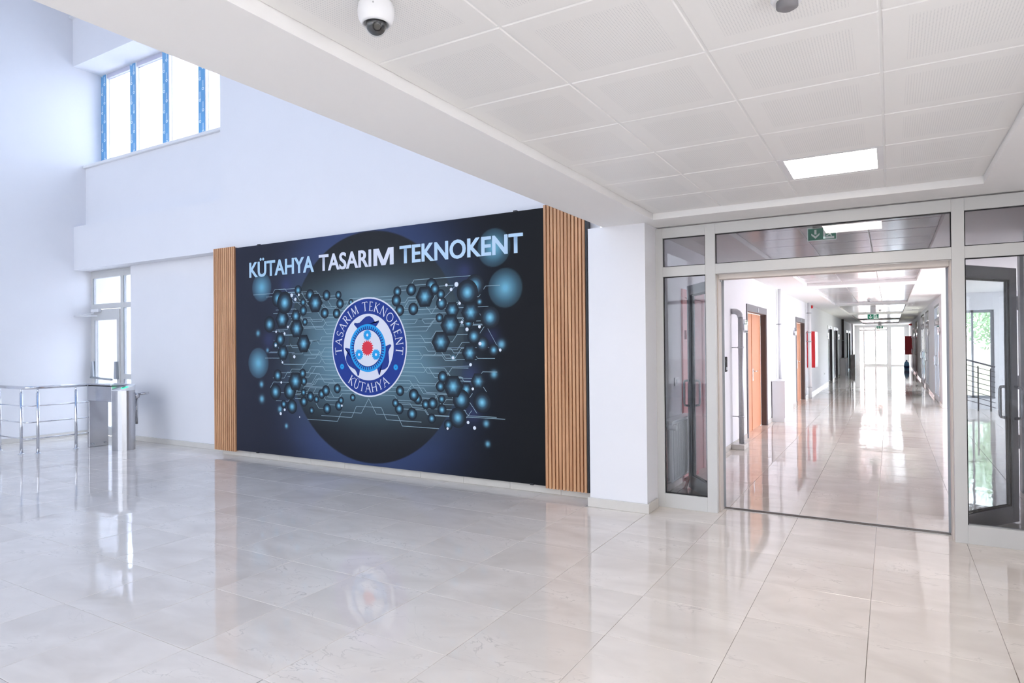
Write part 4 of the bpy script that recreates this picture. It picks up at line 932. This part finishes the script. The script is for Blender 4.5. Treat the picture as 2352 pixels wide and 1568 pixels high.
wall_pipe('sprinkler_pipe', 19.3, -1.90, 0.045, 0.002, ZS, (2.33, 1.80, 1.55, 0.3), 'silver vertical pipe in front of the red hose cabinet', 'white_metal', False)
wall_pipe('drain_pipe', 34.2, -1.93, 0.05, 0.792, ZS, (1.6,), 'dark vertical pipe above the second box', 'dark_reveal', False)
wall_pipe('heating_pipe', 43.0, -1.93, 0.04, 0.792, ZS, (1.6,), 'pale vertical pipe above the last box', 'white_metal', False)
def pipe_box(y0, y1, x1, h, label, m):
    t = thing('pipe_cover', ((XL+x1)/2, (y0+y1)/2, 0), label, 'cover box', 'boxes on the left corridor wall')
    B(XL+0.0155, x1, y0, y1, 0.081, h-0.02).box(XL+0.0155, x1-0.012, y0+0.01, y1-0.01, 0.001, 0.081).build('body', m, t)
    B(XL+0.002, x1+0.008, y0-0.008, y1+0.008, h-0.02, h, bevel=0.003).build('top', m, t)
pipe_box(13.25, 14.45, -1.745, 0.79, 'white box cover nearest on the left corridor wall', 'white_metal')
pipe_box(32.8, 34.6, -1.76, 0.79, 'grey box cover in the middle of the left corridor wall', 'grey_beam')
pipe_box(42.2, 43.6, -1.77, 0.79, 'farthest pale box cover on the left corridor wall', 'grey_beam')
def plate(x, y0, y1, z0, z1, s, label):
    t = thing('door_sign', (x, (y0+y1)/2, z0), label, 'door sign', 'acrylic door signs')
    B(min(x, x+s*0.03), max(x, x+s*0.03), y0+0.09, y1-0.09, z0+0.06, z1-0.06).build('standoff', 'chrome', t)
    B(min(x+s*0.03, x+s*0.036), max(x+s*0.03, x+s*0.036), y0, y1, z0, z1).build('acrylic_sheet', 'acrylic', t)
    B(min(x+s*0.036, x+s*0.037), max(x+s*0.036, x+s*0.037), y0+0.03, y1-0.03, z0+0.03, z0+0.12).build('printed_insert', 'white_plastic', t)
plate(XL, 10.42, 10.76, 1.69, 1.89, 1, 'clear acrylic door sign left of the nearest orange door')
plate(XL, 16.6, 16.98, 1.68, 1.88, 1, 'acrylic door sign left of the second orange door')
plate(XL, 26.1, 26.42, 1.66, 1.87, 1, 'acrylic door sign left of the twin dark doors')
plate(XL, 31.7, 32.1, 1.66, 1.87, 1, 'acrylic door sign right of the twin dark doors')
plate(XR, 18.1, 18.5, 1.69, 1.90, -1, 'acrylic door sign before the nearest right hand door')
plate(XR, 23.0, 23.45, 1.69, 1.90, -1, 'acrylic door sign before the twin grey doors')
plate(XR, 32.5, 32.95, 1.69, 1.90, -1, 'acrylic door sign before the dark brown door')
plate(XR, 35.6, 36.1, 1.69, 1.90, -1, 'acrylic door sign after the dark brown door')
plate(XR, 40.1, 40.6, 1.69, 1.90, -1, 'acrylic door sign farthest on the right wall')
fc = thing('hose_cabinet', (XL, 19.8, 0.83), 'red fire hose cabinet on the left corridor wall', 'fire cabinet', 'red fire cabinets')
B(XL+0.001, -1.79, 19.5, 20.2, 0.83, 1.83, bevel=0.004).build('body', 'red', fc)
d_ = B(-1.79, -1.775, 19.51, 20.19, 0.84, 1.82, bevel=0.003).build('door', 'red_glass', fc); B(-1.775, -1.765, 19.55, 19.60, 1.28, 1.38, bevel=0.003).build('handle', 'chrome', d_)
sb = thing('alarm_sounder', (XL, 20.35, 2.52), 'small red alarm sounder near the ceiling beside the silver pipe', 'alarm', 'red alarm sounders')
B(XL, XL+0.03, 20.30, 20.42, 2.50, 2.60, bevel=0.005).build('base', 'red', sb); MB().tube([(XL+0.03, 20.36, 2.55), (XL+0.085, 20.36, 2.55)], [0.045, 0.04], 16).build('horn', 'red', sb)
so = thing('wall_socket', (XL, 24.8, 0.40), 'small wall socket low between cabinet and dark doors', 'socket')
B(XL, XL+0.012, 24.72, 24.86, 0.38, 0.49, bevel=0.003).build('plate', 'white_plastic', so); B(XL+0.012, XL+0.016, 24.76, 24.82, 0.41, 0.46).build('outlet', 'steel_frame', so)
fc = thing('hose_cabinet', (XR, 41.3, 0.83), 'red fire cabinet far down on the right corridor wall', 'fire cabinet', 'red fire cabinets')
B(0.70, XR-0.001, 41.0, 41.7, 0.83, 1.83, bevel=0.004).build('body', 'red', fc); d_ = B(0.685, 0.70, 41.01, 41.69, 0.84, 1.82).build('door', 'red_glass', fc); B(0.675, 0.685, 41.04, 41.1, 1.1, 1.2).build('handle', 'chrome', d_)
sb = thing('alarm_sounder', (XR, 41.0, 2.4), 'tiny red alarm sounder above the far right cabinet', 'alarm', 'red alarm sounders')
B(0.93, XR, 40.9, 41.05, 2.40, 2.50, bevel=0.005).build('base', 'red', sb); B(0.88, 0.93, 40.93, 41.02, 2.42, 2.48, bevel=0.005).build('horn', 'red', sb)
wbt = thing('water_bottle', (0.76, 41.2, 0), 'large blue water bottle on the corridor floor below the cabinet', 'water bottle')
MB().lathe([(0.11, 0.001), (0.125, 0.02), (0.125, 0.30), (0.12, 0.34), (0.085, 0.41), (0.035, 0.45), (0.032, 0.50)], (0.76, 41.2), 24).build('bottle_body', 'bottle', wbt)
MB().lathe([(0.1262, 0.08), (0.1262, 0.21)], (0.76, 41.2), 24).build('label_band', 'bottle_label', wbt); MB().lathe([(0.036, 0.49), (0.036, 0.525)], (0.76, 41.2), 16).build('cap', 'bottle_label', wbt)

# ---- radiator and bits behind the left pane
rd = thing('radiator', (-1.9, 6.62, 0.12), 'white panel radiator behind the left glass pane', 'radiator')
RX0, RX1, RY0, RY1, RZ0, RZ1 = -1.955, -1.855, 6.24, 7.04, 0.15, 0.755
B(RX0, RX1, RY0, RY1, RZ0, RZ1, bevel=0.012, seg=2).build('body', 'white_metal', rd)
n = 24; fl_me = None
for i in range(n):
    y = RY0+0.04+(RY1-RY0-0.08)*(i+0.5)/n
    B(RX1, RX1+0.006, y-0.009, y+0.009, RZ0+0.03, RZ1-0.03, bevel=0.002).build('fin', 'white_metal', rd)
B(RX0-0.003, RX1+0.009, RY0-0.003, RY1+0.003, RZ1-0.002, RZ1+0.008, bevel=0.002).build('top_grille', 'white_metal', rd)
for y in (RY0+0.1, RY1-0.1): B(XL+0.001, RX0, y-0.02, y+0.02, 0.3, 0.34).build('bracket', 'galv', rd)
MB().tube([(-1.90, RY0, 0.70), (-1.90, RY0-0.05, 0.70)], 0.015, 10).build('valve', 'galv', rd)
MB().tube([(-1.90, RY0-0.03, 0.70), (-1.80, RY0-0.03, 0.70)], [0.022, 0.026], 14).build('thermostat_knob', 'white_plastic', rd)
MB().tube([(-1.90, RY0-0.05, 0.70), (-1.90, RY0-0.05, 0.10), (-1.90, RY0-0.05, 0.001)], 0.008, 8).build('supply_pipe', 'copper', rd)
MB().tube([(-1.90, RY0, 0.19), (-1.90, RY0-0.028, 0.19)], 0.02, 10).build('lower_valve', 'galv', rd)
ws = thing('wall_socket', (XL, 6.86, 1.06), 'white double socket above the radiator behind the left pane', 'socket')
B(XL, XL+0.012, 6.79, 6.93, 1.07, 1.16, bevel=0.003).build('plate', 'white_plastic', ws); B(XL+0.012, XL+0.016, 6.83, 6.89, 1.09, 1.14).build('outlet', 'alu_grey', ws)
wd = thing('metal_bracket', (-1.83, 6.92, 0), 'small red metal bracket on the floor under the radiator', 'bracket')
MB().tube([(-1.86, 6.72, 0.10), (-1.80, 6.98, 0.14)], 0.02, 8).build('bar', 'red', wd)
MB().tube([(-1.82, 6.86, 0.12), (-1.80, 6.84, 0.001)], 0.016, 8).build('leg', 'red', wd)
MB().tube([(-1.845, 6.76, 0.10), (-1.87, 6.75, 0.001)], 0.016, 8).build('leg', 'red', wd)

# ---- stair railing in front of the lobby window
sr = thing('stair_railing', (1.7, 17.2, 0), 'dark sloping stair railing in front of the lobby window', 'railing')
M['dark_rail'] = mat('dark_steel_rail', (72, 72, 78), 0.4, metal=0.5)
for x in (1.18, 1.42, 1.64, 1.86): MB().tube([(x, 17.2, 0.002), (x, 17.2, 1.10-0.25*(x-1.18))], 0.014, 8).build('post', 'dark_rail', sr)
for i in range(9):
    z = 1.22-0.11*i; MB().tube([(1.10, 17.2, z), (1.94, 17.2, max(0.06, z-0.26))], 0.008 if i else 0.02, 8).build('sloping_bar' if i else 'handrail', 'dark_rail', sr)

# ================================================================== OUTSIDE
struct('ground_outside', B(-90, 90, -60, 160, -0.32, -0.22), 'pave', 'pale paved ground outside')
struct('ground_verge', B(1.9, 14, 21, 60, -0.215, -0.14), 'grass', 'dry grass verge outside the lobby window')
struct('terrace_outside', B(-24, -10.9, 6.6, 9.6, -0.2, -0.04), 'pave', 'pale terrace outside the exit door')
bd = thing('white_building', (-19, 12, -0.3), 'pale building with tall windows beyond the exit door', 'building')
B(-27, -15, 12, 18, -0.22, 4.2).build('wall', 'ext_white', bd)
for x in (-25.4, -23.6, -21.8, -20.0, -18.2):
    for z0, z1 in ((0.4, 1.55), (1.85, 3.0)):
        f = B(x-0.62, x+0.62, 11.95, 12.0, z0-0.08, z1+0.08).build('window_frame', 'white_metal', bd)
        for a, b in ((x-0.55, x-0.05), (x+0.05, x+0.55)): B(a, b, 11.94, 11.95, z0, z1).build('pane', 'ext_glass', f)
B(-27.4, -14.6, 11.5, 18.4, 4.2, 4.5).build('roof_slab', 'ext_white', bd)
cn = thing('porch_canopy', (-14, 8, 0), 'white canopy and corner pillar just outside the exit door', 'canopy')
B(-20, -10.4, 6.62, 7.5, 3.1, 3.35).build('slab', 'ext_white', cn)
B(-13.95, -13.51, 6.62, 6.95, -0.04, 3.1).build('pillar', 'ext_white', cn)
er = thing('terrace_railing', (-17, 9.2, 0), 'steel terrace railing outside the exit door', 'railing')
MB().tube([(-22, 9.2, 0.95), (-13.2, 9.2, 0.95)], 0.025, 10).build('handrail', 'chrome', er)
for z in (0.7, 0.45, 0.2): MB().tube([(-22, 9.2, z), (-13.2, 9.2, z)], 0.01, 8).build('cross_bar', 'chrome', er)
for i in range(9): MB().tube([(-21.8+i*1.06, 9.2, -0.039), (-21.8+i*1.06, 9.2, 0.93)], 0.02, 10).build('post', 'chrome', er)
pk = thing('pink_building', (-2, 66, -0.3), 'washed out pink building beyond the far entrance', 'building')
B(-6, -0.6, 64, 70, -0.22, 9).build('wall', 'ext_pink', pk)
for x in (-2.9, -1.6):
    for z in (0.8, 3.4): f = B(x-0.4, x+0.4, 63.95, 64.0, z, z+1.4).build('window', 'ext_glass', pk); B(x-0.46, x+0.46, 63.92, 63.98, z-0.06, z).build('sill', 'ext_white', f)
B(-6.2, -0.4, 63.8, 70.2, 9, 9.2).build('roof_slab', 'ext_white', pk)
hb = thing('hoarding', (1.3, 55, -0.22), 'pale blue low hoarding outside the far entrance', 'fence')
for i in range(4): B(-0.2+i*0.85, -0.2+i*0.85+0.82, 55, 55.06, -0.18, 0.85, bevel=0.004).build('panel', 'blue_wall', hb)
for i in range(5): B(-0.26+i*0.85, -0.2+i*0.85, 55.06, 55.12, -0.22, 0.9).build('post', 'white_metal', hb)
def tree(x, y, h, r, seed, label):
    t = thing('tree', (x, y, -0.2), label, 'tree', 'trees outside the lobby window'); q = random.Random(seed)
    MB().tube([(x, y, -0.2), (x+0.1, y, h*0.4), (x, y+0.1, h*0.8)], [0.14, 0.11, 0.05], 8).build('trunk', 'bark', t)
    vs, fs = [], []
    for i in range(2600):
        u = Vector((q.gauss(0, 1), q.gauss(0, 1), q.gauss(0, 1))).normalized()*r*(q.random()**0.4); c = Vector((x, y, h*0.62))+Vector((u.x, u.y, u.z*1.25))
        a = Vector((q.gauss(0, 1), q.gauss(0, 1), q.gauss(0, 1))).normalized(); b = a.orthogonal().normalized(); s = q.uniform(0.06, 0.13); k = len(vs)
        vs += [c+a*s, c+b*s*0.5, c-a*s, c-b*s*0.5]; fs.append((k, k+1, k+2, k+3))
    me = bpy.data.meshes.new('foliage'); me.from_pydata([tuple(v) for v in vs], [], fs); link('foliage', me, 'leaf', t)['kind'] = 'stuff'
tree(3.9, 33.0, 5.2, 1.7, 1, 'green leafy tree on the left outside the lobby window')
tree(5.6, 36.5, 6.0, 1.9, 2, 'green leafy tree on the right outside the lobby window')
tree(4.6, 41.0, 6.4, 2.2, 3, 'pale green tree farthest outside the lobby window')
